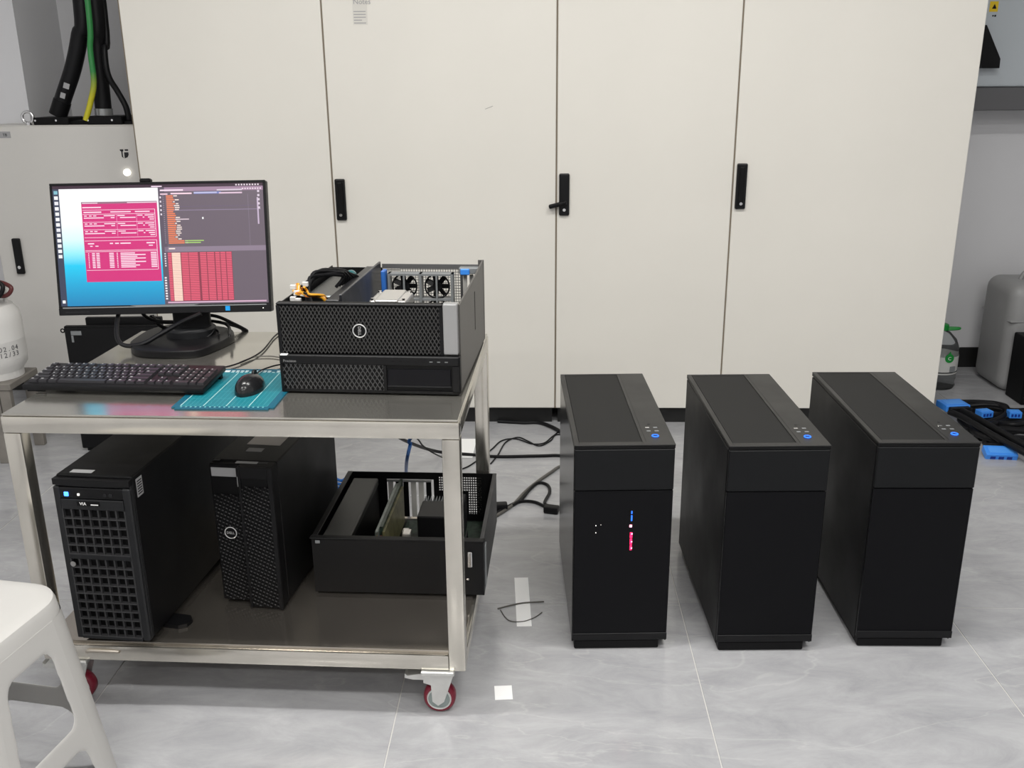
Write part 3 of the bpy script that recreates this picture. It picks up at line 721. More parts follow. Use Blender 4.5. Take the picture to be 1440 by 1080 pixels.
tag(G().tube([atz(300, 516, ZT+.004), atz(318, 516, ZT+.004), atz(345, 507, ZT+.004), atz(368, 494, ZT+.004), atz(385, 474, ZT+.004), atz(395, 466, ZT+.004)], .0021, 8).build('keyboard_cable', CABLE, None, True), 'thin black keyboard cable crossing the steel table top', 'cable')
tag(G().tube([atz(338, 509, ZT+.003), atz(358, 502, ZT+.003), atz(380, 501, ZT+.003), atz(396, 503, ZT+.003)], .0016, 8).build('thin_cable', CABLEG, None, True), 'thin grey cable beside the opened workstation on the table', 'cable')

# ================================================================== OPENED WORKSTATION ON ITS SIDE (table)
WU, WD, WH = .407, .465, .206
fz_ = .0045
r = thing('opened_workstation', 'opened black workstation lying on its side with round emblem on table', 'computer', (-.519, 2.052, ZT), -.089)
for uu in (.02, WU-.02):
    for vv_ in (.07, WD-.04): G().lathe([(.010, 0), (.010, fz_)], 14, T(uu, vv_, 0)).build('foot', BLACK, r)
SIDE = mat('grey_painted_steel', (.085, .080, .074), .45, noise=.05, nscale=9)
INSIDE = mat('chassis_inside', (.06, .06, .058), .5)
th = .003; z0, z1 = fz_, WH
ch = G().box(0, WU, .02, WD, z0, z0+th); ch.build('chassis_floor', INSIDE, r)
G().box(0, th, .02, WD, z0+th, z1-.006).build('side_wall', BLACKM, r)
# right wall with a slot, rear end a bit higher
sw = G(); sl0, sl1 = WD*.565, WD*.60
sw.prism([(.014, z0), (sl0, z0), (sl0, z1+.003), (.014, z1-.003)], 'x', WU-.004, WU); sw.prism([(sl1, z0), (WD, z0), (WD, z1+.012), (sl1, z1+.003)], 'x', WU-.004, WU)
sw.box(WU-.004, WU, sl0, sl1, z0, z0+.075); sw.box(WU-.004, WU, sl0, sl1, z1-.03, z1+.003)
sw.build('side_wall', SIDE, r)
G().box(WU-.006, WU-.0042, sl0-.01, sl1+.01, z0+.07, z1-.025).build('slot_shade_sheet', BLACK, r)  # black sheet added behind the slot to stop light and keep it dark
G().box(WU-.014, WU+.001, WD-.004, WD+.001, z0, z1+.012).build('rear_flange', SIDE, r)
rw = G(); rt = WD-.003
# rear wall with vents: frame + bars
rw.box(.137, WU-.004, rt, WD, z1-.012, z1); G().box(th, .137, rt, WD, z0+th, z1-.010).build('rear_panel', BLACKM, r); rw.box(.185, .345, rt, WD, z0+th, z0+.06)
for q in range(12): rw.box(.137+q*.004, .1382+q*.004, rt, WD, z0+th, z1-.012)
for q in range(16): rw.box(.137, .185, rt, WD, z0+.02+q*.011, z0+.0215+q*.011)
for q in range(24): rw.box(.185+q*.0067, .1862+q*.0067, rt, WD, z0+.06, z1-.012)
for q in range(18): rw.box(.185, .345, rt, WD, z0+.065+q*.0072, z0+.0662+q*.0072)
rw.box(.345, .352, rt, WD, z0+th, z1-.012)
rw.build('rear_wall', mat('rear_vent_metal', (.16, .16, .16), .4, metal=.5), r)
for q in range(3): G().box(.353+q*.0170, .3635+q*.0170, rt-.002, rt+.001, z0+.02, z1-.026, .0005).build('slot_cover', CREAM2, r)
lt = G().box(.345, WU-.008, WD-.03, WD-.004, z1-.020, z1-.004, .002).build('slot_latch', GREYP, r)
G().box(.350, .374, WD-.036, WD-.028, z1-.022, z1-.006, .002).build('blue_tab', BLUE, lt)
# fan cage with four fans
fx0, fx1, fv, fzA, fzB = .166, .336, WD-.075, z0+.055, z1-.012
fc = G()
cxm, czm = (fx0+fx1)/2, (fzA+fzB)/2
for xx in (fx0, cxm, fx1-.006): fc.box(xx-(.003 if xx == cxm else 0), xx+(.003 if xx == cxm else .006), fv, fv+.03, fzA, fzB)
for zz in (fzA, czm, fzB-.005): fc.box(fx0, fx1, fv+.001, fv+.029, zz-(.0025 if zz == czm else 0), zz+(.0025 if zz == czm else .005))
for xa in (fx0+(cxm-fx0)/2, cxm+(fx1-cxm)/2): fc.box(xa-.0022, xa+.0022, fv-.001, fv+.004, fzA, fzB)
fo = fc.build('fan_cage', GREYP, r)
for xa in (fx0, cxm):
    for za in (fzA, czm):
        ccx, ccz = xa + (fx1-fx0)/4, za + (fzB-fzA)/4; R_ = min((fx1-fx0)/4, (fzB-fzA)/4) - .004
        f = G().lathe([(.012, -.006), (.012, .006)], 18, T(ccx, fv+.016, ccz) @ Matrix.Rotation(math.pi/2, 4, 'X'))
        for q in range(7):
            MM = T(ccx, fv+.016, ccz) @ Matrix.Rotation(q*2*math.pi/7, 4, 'Y') @ Matrix.Rotation(.6, 4, 'X')
            f.box(.010, R_, -.001, .001, -.007, .007, M=MM)
        f.torus(R_+.002, .0022, 28, 6, T(ccx, fv+.010, ccz) @ Matrix.Rotation(math.pi/2, 4, 'X'))
        f.build('fan', BLACKS, fo, True)
G().box(.152, .163, WD-.090, WD-.060, z0+.04, z1-.002, .002).build('blue_lever', BLUEL, r)
# heatsink
hs = G()
for q in range(16): hs.box(.185, .262, .12+q*.0058, .1225+q*.0058, z0+.02, z0+.156)
hs.box(.180, .268, .115, .213, z0+.155, z0+.182, .006, 2)
hs.box(.195, .250, .108, .22, z0+.160, z0+.186, .004, 2)
ho = hs.build('heatsink', HEAT, r)
for a_, b_ in ((.188, .124), (.260, .124), (.188, .205), (.260, .205)): G().lathe([(.004, 0), (.004, .004)], 12, T(a_, b_, z0+.182)).build('screw', CHROME, ho)
G().box(.05, WU-.02, .03, WD-.02, z0+th, z0+.008).build('mainboard', PCB, r)
G().box(.285, .345, .10, .30, z0+.008, z0+.10, .004).build('memory_shroud', BLACKS, r)
# tall card running front to back left of the heatsink
gc = G().box(.098, .130, .05, WD-.015, z0+.03, z1-.004, .002).build('graphics_card', mat('card_shroud', (.012, .012, .014), .3, spec=.3), r)
G().box(.130, .136, .05, WD-.012, z0+.02, z1+.008, .001).build('bracket_plate', mat('dark_steel', (.035, .036, .042), .3, metal=.3, noise=.5, nscale=30), gc)
G().box(.092, .098, .045, WD-.02, z0+.03, z1-.01, .001).build('circuit_board', DARKGREY, gc)
G().box(.012, .088, .17, WD-.012, z0+th, z1-.022, .003).build('power_supply', mat('psu_metal', (.045, .05, .05), .22, metal=.8, noise=.5, nscale=25), r)
G().box(.02, .10, .028, .15, z0+th, z0+.10, .003).build('drive_cage', DARKGREY, r)
b = bmesh.new(); bmesh.ops.create_uvsphere(b, u_segments=20, v_segments=12, radius=1)
for v in b.verts: v.co = Vector((.078 + v.co.x*.015, .36 + v.co.y*.024, z1 - .012 + max(v.co.z, -.3)*.015))
g = G(); g.bm(b); g.build('teal_reflection', mat('teal_reflection_tint', (.02, .11, .12), .18), r, True)  # teal blob put in for a reflection left of the card
# wire looms
for q in range(10):
    a_ = .010 + q*.0035
    pts = [(.112 - .004*q, .33 - .012*q, z1-.012), (.090, .27 - .004*q, z1+.014 + .003*(q % 3)), (.060 - .002*q, .21 - .006*q, z1+.024 + .004*(q % 4)), (.026 + a_*.3, .15 - .005*(q % 5), z1 + .016 - .003*(q % 3)), (.012 + a_*.8, .105, z1-.006), (.03 + a_, .06, z1-.055)]
    G().tube(pts, .0042, 7).build('wire', CABLE, r, True)
for q in range(9):
    pts = [(.010 + .004*q, .130 - .006*q, z1+.014 + .002*(q % 3)), (.012 + .004*q, .095, z1+.006 - .002*(q % 4)), (.030 + .004*q, .076 - .003*q, z1 + .002 + .003*(q % 3)), (.058 + .003*q, .068, z1 + .003 - .002*(q % 2)), (.086, .074 + .002*q, z1 - .006), (.090, .085, z1 - .032)]
    G().tube(pts, .0028, 7).build('wire', [YELLOW, ORANGE, YELLOW, mat('pale_wire', (.7, .68, .6), .4), YELLOW, CABLE, ORANGE, CABLE, YELLOW][q], r, True)
G().tube([(.024, .15, z1+.006), (.020, .13, z1+.002), (.026, .115, z1-.008)], .0035, 7).build('wire', YELLOW, r, True)
for (a_, b_, c_) in ((.016, .075, z1-.010), (.034, .115, z1+.016), (.010, .100, z1+.012), (.030, .068, z1-.012), (.022, .085, z1+.002)):
    G().box(a_-.006, a_+.007, b_-.005, b_+.005, c_-.004, c_+.007, .001, 1).build('wire_plug', WHITEP, r)
# front bezel: mesh half above, drive half below
zs = .813 - ZT
def lattice(x0, x1, za, zb, y, pitch, ang, wd, dp, dirs=(1, -1), m=None, par=None, name='grille'):
    g = G(); t = math.tan(ang)
    for dr_ in dirs:
        span = (zb-za)/t; n = int((x1-x0+span)/pitch)+1
        for q in range(n):
            xa = x0 - span + q*pitch if dr_ > 0 else x0 + q*pitch
            p0, p1 = (xa, za), (xa + dr_*span, zb)
            # clip to x0..x1
            (ax_, az_), (bx_, bz_) = p0, p1
            if ax_ > bx_: (ax_, az_), (bx_, bz_) = (bx_, bz_), (ax_, az_)
            if bx_ <= x0 or ax_ >= x1: continue
            if ax_ < x0: az_ = az_ + (bz_-az_)*(x0-ax_)/(bx_-ax_); ax_ = x0
            if bx_ > x1: bz_ = az_ + (bz_-az_)*(x1-ax_)/(bx_-ax_); bx_ = x1
            if abs(bx_-ax_) < .0008: continue
            g.bar((ax_, y - (.0004 if dr_ > 0 else 0), az_), (bx_, y - (.0004 if dr_ > 0 else 0), bz_), wd, dp, up=(0, 1, 0))
    o = g.build(name, m, par); o['kind'] = 'stuff'; return o
GRILL = mat('grille_plastic', (.050, .049, .048), .35)
GRILL2 = mat('pale_grille_plastic', (.075, .075, .076), .3)  # paler plastic for thin grille bars
ub = G().box(0, WU-.040, .006, .020, zs, WH, .002).build('upper_bezel', BLACK, r)
fb = G().box(0, WU-.036, 0, .008, WH-.006, WH, .002); fb.box(0, .008, 0, .008, zs, WH-.006); fb.box(WU-.044, WU-.036, 0, .008, zs, WH-.006); fb.build('bezel_frame', BLACKS, ub)
lattice(.008, WU-.044, zs+.001, WH-.007, .003, .0088, math.radians(60), .0017, .004, m=GRILL, par=ub)
sv = G().box(WU-.036, WU-.004, -.002, .020, zs+.002, WH+.002, .003, 2).build('silver_handle', SILVER, r)
rg = G().torus(.0145, .0014, 36, 8, T(.185, -.0005, zs+.054) @ Matrix.Rotation(math.pi/2, 4, 'X')).build('round_emblem', mat('emblem_silver', (.62, .62, .62), .3, metal=.5), r)
G().lathe([(.0135, 0), (.0135, .002)], 28, T(.185, .002, zs+.054) @ Matrix.Rotation(math.pi/2, 4, 'X')).build('emblem_disc', BLACK, rg)
text('emblem_lettering', 'DELL', .0092, MATS['emblem_silver'], rg, T(.185, -.0012, zs+.054) @ FRONT @ Matrix.Rotation(-math.pi/2, 4, 'Z'))
lb = G().box(0, WU, -.006, .020, fz_, zs-.001, .002).build('lower_bezel', BLACK, r)
lf = G().box(.002, WU-.002, -.010, -.005, zs-.022, zs-.001, .002); lf.box(.002, .008, -.010, -.005, fz_+.002, zs-.022); lf.box(WU-.016, WU-.002, -.010, -.005, fz_+.002, zs-.022); lf.box(.002, WU-.002, -.010, -.005, fz_, fz_+.006); lf.box(.236, .242, -.010, -.005, fz_+.002, zs-.022)
lf.build('bezel_frame', BLACKS, lb)
lattice(.008, .236, fz_+.006, zs-.022, -.0075, .0105, math.radians(58), .0015, .003, m=GRILL2, par=lb)
G().box(.244, WU-.020, -.0085, -.005, fz_+.013, zs-.030, .0015).build('drive_door', mat('drive_door_plastic', (.006, .006, .008), .3, spec=.2), lb)
G().box(.244, WU-.020, -.0095, -.0085, fz_+.015, fz_+.018).build('drive_slot', DARKGREY, lb)
for q in range(8): G().box(.255+q*.017, .262+q*.017, -.0106, -.0098, zs-.013, zs-.011).build('front_port', BLACK if q < 5 else GREYP, lb)
text('lettering', 'Precision', .008, mat('grey_print', (.25, .25, .25), .5), lb, T(.010, -.0103, zs-.015) @ FRONT, align='LEFT')
G().box(.004, .020, -.011, .0, zs-.002, zs-.0005).build('white_sticker', WHITE, lb)

# ================================================================== RACK SERVER TOWER (lower shelf, left)
SVW, SVH, SVD = .176, .412, .60
pA = Vector((-1.004, 1.912, SHZ)); SVA = -.118
r = thing('server_tower', 'black server tower with square-grid front and blue light on lower shelf', 'computer', (pA.x, pA.y, SHZ), SVA)
Z0 = .012
G().box(0, SVW, .018, SVD, Z0, SVH, .003).build('body', BLACKM, r)
fd = G().box(0, SVW, .010, .020, Z0, SVH-.004, .004, 2).build('front_door', DARKGREY, r)
G().prism([(0, SVH-.004), (0, SVH-.018), (SVW*.25, SVH-.020), (SVW*.5, SVH-.0205), (SVW*.75, SVH-.020), (SVW, SVH-.018), (SVW, SVH-.004)], 'y', .002, .02).build('top_lip', BLACKS, r)
fr = G(); gx0, gx1 = .014, SVW-.018
fr.box(0, gx0, 0, .011, Z0, SVH-.022, .002); fr.box(gx1, SVW, 0, .011, Z0, SVH-.022, .003)
fr.box(gx0, gx1, 0, .011, Z0, Z0+.008); 
ztop = SVH-.075
fr.box(gx0, gx1, 0, .011, ztop, ztop+.024, .001)
cell = (ztop - Z0 - .008 - .012)/14
rowz = []
zc = Z0 + .008
for q in range(14):
    if q == 9: fr.box(gx0, gx1, 0, .011, zc, zc+.012); zc += .012
    rowz.append(zc); zc += cell
fr.build('door_frame', DARKGREY, r)
gr = G(); cwid = (gx1-gx0)/7
for q in range(8): gr.box(gx0+q*cwid-.0017, gx0+q*cwid+.0017, .001, .010, Z0+.008, ztop)
for zz in rowz: gr.box(gx0, gx1, -.0005, .009, zz-.0014, zz+.0014)
gr.build('grille', mat('server_grille', (.040, .040, .042), .35), r)
G().box(gx0, gx1, .0095, .012, Z0+.008, ztop).build('grille_backing', BLACK, r)
cpn = G().box(gx0-.004, gx1+.006, .002, .012, ztop+.025, SVH-.024, .002).build('control_panel', BLACKS, r)
zl = ztop+.036
G().box(.024, .034, -.0005, .003, zl-.005, zl+.005, .001).build('power_light', LEDBB, cpn)
G().box(.0555, .0595, -.0005, .003, zl-.002, zl+.002).build('disk_light', LEDW, cpn)
for xx in (.118, .131): G().lathe([(.004, 0), (.004, .003)], 14, T(xx, .003, zl) @ Matrix.Rotation(math.pi/2, 4, 'X')).build('button', DARKGREY, cpn)
bd_ = G().box(.052, .104, -.0012, .001, ztop+.010, ztop+.020).build('name_badge', BLACK, r)
text('lettering', 'VIA', .010, WHITE, bd_, T(.066, -.0016, ztop+.015) @ FRONT)
G().box(.084, .101, -.0018, -.001, ztop+.0125, ztop+.0145).build('lettering_bar', WHITE, bd_)
G().lathe([(.0065, 0), (.0065, .003)], 18, T(.021, -.0005, rowz[8]+.010) @ Matrix.Rotation(math.pi/2, 4, 'X')).build('door_lock', CHROME, r)
G().box(.026, .077, .030, .046, SVH-.0002, SVH+.0006).build('white_sticker', mat('sticker_white', (.6, .6, .6), .5), r)
ls = G().box(SVW-.0002, SVW+.0006, .032, .058, SVH-.055, SVH-.012).build('printed_sticker', PAPERGREY, r)
g = G()
for q in range(6): g.box(SVW+.0004, SVW+.0009, .035, .055, SVH-.050+q*.006, SVH-.0475+q*.006)
g.build('sticker_lines', BLACK, ls)
for vv_ in (.055, SVD-.08):
    G().box(.02, SVW-.01, vv_, vv_+.05, .0, Z0, .002).build('foot_bar', BLACK, r)
ft = [(SVW-.012, .08), (SVW+.03, .075), (SVW+.048, .085), (SVW+.052, .105), (SVW+.040, .122), (SVW-.012, .128)]
G().prism(ft, 'z', .001, .010).build('swivel_foot', BLACKS, r)

# ================================================================== SLIM WORKSTATION TOWER (lower shelf, middle)
DW, DH, DD = .160, .375, .45
r = thing('workstation_tower', 'slim black workstation tower with split mesh front and round emblem, lower shelf', 'computer', (-.717, 2.070, SHZ), -.137)
G().box(0, DW, .030, DD, .004, DH, .003).build('body', BLACKM, r)
for uu in (.03, DW-.03):
    for vv_ in (.06, DD-.05): G().lathe([(.010, 0), (.010, .004)], 12, T(uu, vv_, 0)).build('foot', BLACK, r)
lf_ = G().box(0, DW*.46, .010, .030, .010, DH-.003, .003).build('left_bezel', BLACK, r)
rf_ = G().box(DW*.48, DW, -.006, .030, .003, DH, .003).build('right_bezel', BLACK, r)
G().box(DW*.46, DW*.485, .004, .030, .006, DH-.002, .002).build('centre_rib', DARKGREY, r)
lattice(.006, DW*.44, .014, DH-.080, .0085, .024, math.radians(24), .0014, .003, (-1,), GRILL2, lf_)
lattice(.006, DW*.44, .014, DH-.080, .0070, .009, math.radians(72), .0030, .002, (1,), BLACK, lf_)
lattice(DW*.52, DW-.010, .008, DH-.050, -.0075, .024, math.radians(24), .0015, .003, (-1,), GRILL2, rf_)
lattice(DW*.52, DW-.010, .008, DH-.050, -.0092, .009, math.radians(72), .0030, .002, (1,), BLACK, rf_)
fr = G().box(DW*.48, DW*.52, -.010, -.005, .003, DH, .001); fr.box(DW-.010, DW, -.010, -.005, .003, DH, .001); fr.box(DW*.52, DW-.010, -.010, -.005, DH-.030, DH, .001); fr.build('bezel_frame', BLACKS, rf_)
G().box(.005, .066, .0085, .0105, DH-.034, DH-.012).build('grey_label', PAPERGREY, lf_)
rg = G().torus(.0145, .0013, 36, 8, T(.040, .0030, .197) @ Matrix.Rotation(math.pi/2, 4, 'X')).build('round_emblem', MATS['emblem_silver'], r)
G().lathe([(.0135, 0), (.0135, .002)], 28, T(.040, .0050, .197) @ Matrix.Rotation(math.pi/2, 4, 'X')).build('emblem_disc', BLACK, rg)
text('emblem_lettering', 'DELL', .0088, MATS['emblem_silver'], rg, T(.040, .0020, .197) @ FRONT)
for (a0, a1, b0, b1, m_) in ((.065, .118, .012, .024, PAPERGREY), (.120, .142, .014, .024, DARKGREY), (.060, .100, .085, .108, PAPERGREY), (.045, .130, .130, .20, PLATE), (.006, .022, .022, .030, DARKGREY)):
    G().box(a0, a1, b0, b1, DH-.0002, DH+.0006).build('top_label', m_, r)
G().box(DW*.475, DW*.485, -.0108, -.0098, DH-.05, DH-.025).build('power_button', SILVER, rf_)

# ================================================================== OPEN RACK CASE (lower shelf, right)
OW, OH, OD = .425, .158, .415
r = thing('open_rack_case', 'open black rack computer case showing its circuit boards, lower shelf', 'computer', (-.497, 2.118, SHZ), -.062)
z0 = .008; th = .0025
for uu in (.04, OW-.06):
    for vv_ in (.04, OD-.05): G().lathe([(.012, 0), (.012, z0)], 12, T(uu, vv_, 0)).build('foot', BLACK, r)
G().box(0, OW, 0, OD, z0, z0+th).build('case_floor', BLACKM, r)
fw = G().box(0, OW, 0, th, z0+th, OH-.001); fw.box(-.004, OW+.002, -.004, .014, OH-.004, OH, .001); fw.build('front_wall', BLACKM, r)
sw = G().box(0, th, th, OD, z0+th, OH-.001); sw.box(-.002, .012, .014, OD, OH-.004, OH, .001); sw.build('side_wall', BLACKM, r)
RSIDE = mat('scuffed_black_metal', (.030, .030, .032), .45, noise=.4, nscale=14)
sw = G().box(OW-th, OW, th, OD, z0+th, OH-.001); sw.box(OW-.010, OW+.001, .014, OD, OH-.004, OH, .001); sw.build('side_wall', RSIDE, r)
G().box(OW, OW+.003, .02, .045, .02, OH-.025, .001).build('rack_ear', GREYP, r)
rw = G(); ry0, ry1 = OD-th, OD
rw.box(th, .110, ry0, ry1, z0+th, OH-.001); rw.box(.110, .245, ry0, ry1, OH-.022, OH-.001); rw.box(.245, .258, ry0, ry1, z0+th, OH-.001)
rw.box(.258, OW-th, ry0, ry1, z0+th, .030); rw.box(OW-.042, OW-th, ry0, ry1, z0+th, OH-.001); rw.box(.258, OW-.042, ry0, ry1, OH-.012, OH-.001)
for q in range(20): rw.box(.258+q*.0065, .2605+q*.0065, ry0, ry1, .030, OH-.012)
for q in range(16): rw.box(.258, OW-.042, ry0+.0002, ry1, .032+q*.0075, .0345+q*.0075)
rw.box(.258, .345, ry0-.001, ry0+.0005, .03, OH-.055)
rw.build('rear_wall', BLACKM, r)
for q in range(6):
    if q in (0, 3, 4): G().box(.113+q*.022, .128+q*.022, ry0-.001, ry0+.001, z0+.01, OH-.026, .0004).build('slot_cover', CREAM2, r)
    else: G().box(.113+q*.022, .128+q*.022, ry0-.001, ry0+.001, z0+.01, OH-.026, .0004).build('slot_cover', BLACKM, r)
G().box(.112, .240, ry0-.012, ry0-.006, OH-.026, OH-.020, .001).build('bracket_bar', SILVER, r)
G().box(.020, .092, .018, OD-.03, OH-.030, OH-.008, .003).build('duct_cover', mat('duct_grey', (.030, .030, .028), .45), r)
G().box(.022, .090, .02, OD-.032, z0+th, OH-.030).build('power_supply', BLACK, r)
cd_ = G().box(.150, .158, .10, OD-.012, z0+.012, OH-.018).build('expansion_card', PCB, r)
G().box(.140, .150, .08, OD-.03, z0+.02, OH-.022, .002).build('cooler_shroud', mat('pale_shroud', (.20, .23, .21), .3, metal=.3, noise=.3, nscale=30), cd_)
G().box(.158, .164, .09, OD-.04, z0+.012, OH-.028).build('backplate', mat('olive_plate', (.16, .15, .07), .4, noise=.5, nscale=40), cd_)
for q in range(4): G().tube([(.143+q*.004, .09, OH-.04), (.141+q*.004, .06, OH-.03), (.144+q*.004, .04, OH-.05), (.15+q*.004, .03, z0+.03)], .0022, 6).build('wire', [mat('teal_wire', (.02,.16,.18), .4), YELLOW, MATS['teal_wire'], mat('red_wire', (.25,.03,.03), .4)][q], r, True)
G().box(.168, OW-.02, .03, OD-.02, z0+th, z0+.007).build('mainboard', PCB, r)
hs = G().box(.238, .310, .15, .25, z0+.03, OH-.012, .003)
hs.build('cpu_cooler', BLACKS, r)
cf = G()
for q in range(9): cf.box(.240+q*.0078, .2415+q*.0078, .252, .292, z0+.03, OH-.018)
cf.build('cooler_fins', GREYP, r)
G().box(.310, .345, .25, .36, z0+.01, OH-.04, .003).build('rear_port_block', DARKGREY, r)
for q in range(3): G().box(.330+q*.012, .334+q*.012, .10, .26, z0+.007, z0+.045).build('memory_module', DARKGREY, r)
for (a_, b_, s_) in ((.185, .12, .012), (.205, .16, .015), (.195, .20, .012), (.215, .09, .010), (.19, .07, .011)):
    G().box(a_-s_/2, a_+s_, b_-s_, b_+s_, z0+.007, z0+.012+s_*5.2, .002).build('component', HEAT if s_ > .011 else GREYP, r)
G().box(.268, .276, .10, .13, z0+.02, OH-.06, .003).build('white_plug', WHITEP, r)
for q in range(5):
    G().tube([(.172+q*.008, .10+q*.02, z0+.05), (.180+q*.007, .08, z0+.095), (.20+q*.006, .06-.004*q, z0+.085), (.225, .05+.006*q, z0+.05)], .0022, 6).build('wire', [CABLE, MATS['red_wire'], YELLOW, CABLE, mat('pale_wire', (.7,.68,.6), .4)][q], r, True)
ltc = G().box(OW-.040, OW-.028, -.010, -.003, OH-.070, OH-.028, .002).build('latch', CHROME, r)
G().lathe([(.003, 0), (.003, .002)], 10, T(OW-.040, -.001, OH-.105) @ Matrix.Rotation(math.pi/2, 4, 'X')).build('screw', CHROME, r)
G().box(.010, .022, -.006, -.0035, OH-.014, OH-.006, .001).build('scratch_plate', GREYP, r)

# ================================================================== WHITE STOOL (front left)
STOOLM = mat('stool_plastic', (0.50, 0.49, 0.47), 0.4)
def stool():
    ht, a = .462, -.20
    cR = Vector((-.860, 1.650, 0)); hs_, hb_ = .156, .196          # half sizes at the seat and at the floor
    ctr = cR + Vector((-math.cos(a)*hs_ + math.sin(a)*hs_*-1*-1, -math.sin(a)*hs_ - math.cos(a)*hs_, 0))
    r = thing('plastic_stool', 'white moulded plastic stool in the front left corner', 'stool', ctr, a)
    def ringpt(half, rad, q, n=8):
        out = []
        for cxs, cys, a0 in ((1, 1, 0), (-1, 1, 90), (-1, -1, 180), (1, -1, 270)):
            for i in range(n+1):
                t = math.radians(a0 + 90*i/n); out.append((cxs*(half-rad) + rad*math.cos(t), cys*(half-rad) + rad*math.sin(t), q))
        return out
    g = G(); N = 36
    prof = [(hs_-.03, .060, ht), (hs_-.012, .070, ht), (hs_-.003, .076, ht-.004), (hs_, .078, ht-.012), (hs_+.003, .078, ht-.04)]
    vs_ = []; fs_ = []
    for hf, rd, q in prof: vs_ += ringpt(hf, rd, q)
    vs_ += ringpt(hs_-.001, .076, ht-.04); vs_ += ringpt(hs_-.006, .072, ht-.006)
    n = 36
    L = 7
    for k_ in range(L-1):
        for i in range(n): fs_.append((k_*n+i, k_*n+(i+1)%n, (k_+1)*n+(i+1)%n, (k_+1)*n+i))
    fs_.append(list(range(n))); fs_.append([(L-1)*n+i for i in range(n)][::-1])
    g.add(vs_, fs_); g.build('seat', STOOLM, r, True)
    # skirt wall: four flared sides with openings, plus rounded corner legs; built as grid on (perimeter s, height z)
    def P(side, t, z, off=0.0):
        k_ = (ht-.035 - z)/(ht-.035); hf = hs_+.003 + (hb_-hs_)*k_ - off
        rd = .075
        # t in -1..1 along the side's flat, corners handled separately
        fl = hf - rd
        x_, y_ = t*fl, hf
        c_, s_ = [(1, 0), (0, 1), (-1, 0), (0, -1)][side]
        return Vector((x_*c_ - y_*s_, x_*s_ + y_*c_, z))
    def C(corner, ang, z, off=0.0):
        k_ = (ht-.035 - z)/(ht-.035); hf = hs_+.003 + (hb_-hs_)*k_ - off; rd = .075 - off*.5
        sx, sy = [(1, 1), (-1, 1), (-1, -1), (1, -1)][corner]
        t = math.radians(corner*90 + ang)
        return Vector((sx*(hf-rd) + rd*math.cos(t), sy*(hf-rd) + rd*math.sin(t), z))
    zs_ = [0, .06, .12, .155, .17, .19, .215, .235, .26, .31, .34, .36, .375, .39, ht-.035]
    th_ = .004
    # corner legs (widening towards rail heights) as solid shells
    for c in range(4):
        g = G(); vo = []; n_ = 9
        for off in (0, th_):
            for z in zs_:
                for i in range(n_): vo.append(C(c, 90*i/(n_-1), z, off))
        nz = len(zs_); fs_ = []
        for sfc in range(2):
            b0 = sfc*nz*n_
            for k_ in range(nz-1):
                for i in range(n_-1):
                    q = (b0+k_*n_+i, b0+k_*n_+i+1, b0+(k_+1)*n_+i+1, b0+(k_+1)*n_+i); fs_.append(q if sfc == 0 else q[::-1])
        g.add(vo, fs_); g.build('leg', STOOLM, r, True)
    # side panels with two openings: upper window and lower arch
    for side in range(4):
        def inside(t, z):
            # True where plastic is
            def rr(t, z, t0, z0_, z1_, slope, rad):
                hw_ = t0 + slope*(z1_ - z)
                dx = abs(t) - (hw_ - rad); dz = max(z0_ + .02 - z, z - (z1_-.02))
                if dz <= 0: return abs(t) < hw_
                if dz > .02: return False
                k_ = 1 - math.sqrt(max(0, 1-(dz/.02)**2)); return abs(t) < hw_ - rad*k_
            if rr(t, z, .66, .205, .375, .45, .22): return False
            if rr(t, z, .74, -.10, .145, .9, .25): return False
            return True
        nt_, nz_ = 80, 100; g = G(); zz = [ (ht-.035)*k_/nz_ for k_ in range(nz_+1)]
        idx = {}
        def vid(i, k_, off):
            key_ = (i, k_, off)
            if key_ not in idx: idx[key_] = len(g.v); g.v.append(P(side, -1 + 2*i/nt_, zz[k_], off))
            return idx[key_]
        solid = [[inside(-1 + 2*(i+.5)/nt_, (zz[k_]+zz[k_+1])/2) for k_ in range(nz_)] for i in range(nt_)]
        for i in range(nt_):
            for k_ in range(nz_):
                if not solid[i][k_]: continue
                g.f.append([vid(i, k_, 0), vid(i, k_+1, 0), vid(i+1, k_+1, 0), vid(i+1, k_, 0)])
                g.f.append([vid(i, k_, th_), vid(i+1, k_, th_), vid(i+1, k_+1, th_), vid(i, k_+1, th_)])
                for (di, dk, e) in ((-1, 0, ((i, k_), (i, k_+1))), (1, 0, ((i+1, k_+1), (i+1, k_))), (0, -1, ((i+1, k_), (i, k_))), (0, 1, ((i, k_+1), (i+1, k_+1)))):
                    a_, b_ = i+di, k_+dk
                    if 0 <= a_ < nt_ and 0 <= b_ < nz_ and solid[a_][b_]: continue
                    if not (0 <= a_ < nt_): continue
                    (p, q), (s, t_) = e
                    g.f.append([vid(p, q, 0), vid(p, q, th_), vid(s, t_, th_), vid(s, t_, 0)])
        # smooth the stair-stepped opening edges
        o = g.build('side_panel', STOOLM, r, True, fix=True)
        bmm = bmesh.new(); bmm.from_mesh(o.data)
        top_, tl_ = ht-.036, .0008
        mov = [v for v in bmm.verts if .004 < v.co.z < top_-.002]
        for _ in range(14): bmesh.ops.smooth_vert(bmm, verts=[v for v in mov if len(v.link_faces) > 0 and abs(abs((v.co.x, v.co.y)[side % 2]) ) < 9 and not edge_t(v, side, P, ht, hs_, hb_)], factor=.5, use_axis_x=True, use_axis_y=True, use_axis_z=True)
        bmm.to_mesh(o.data); bmm.free()
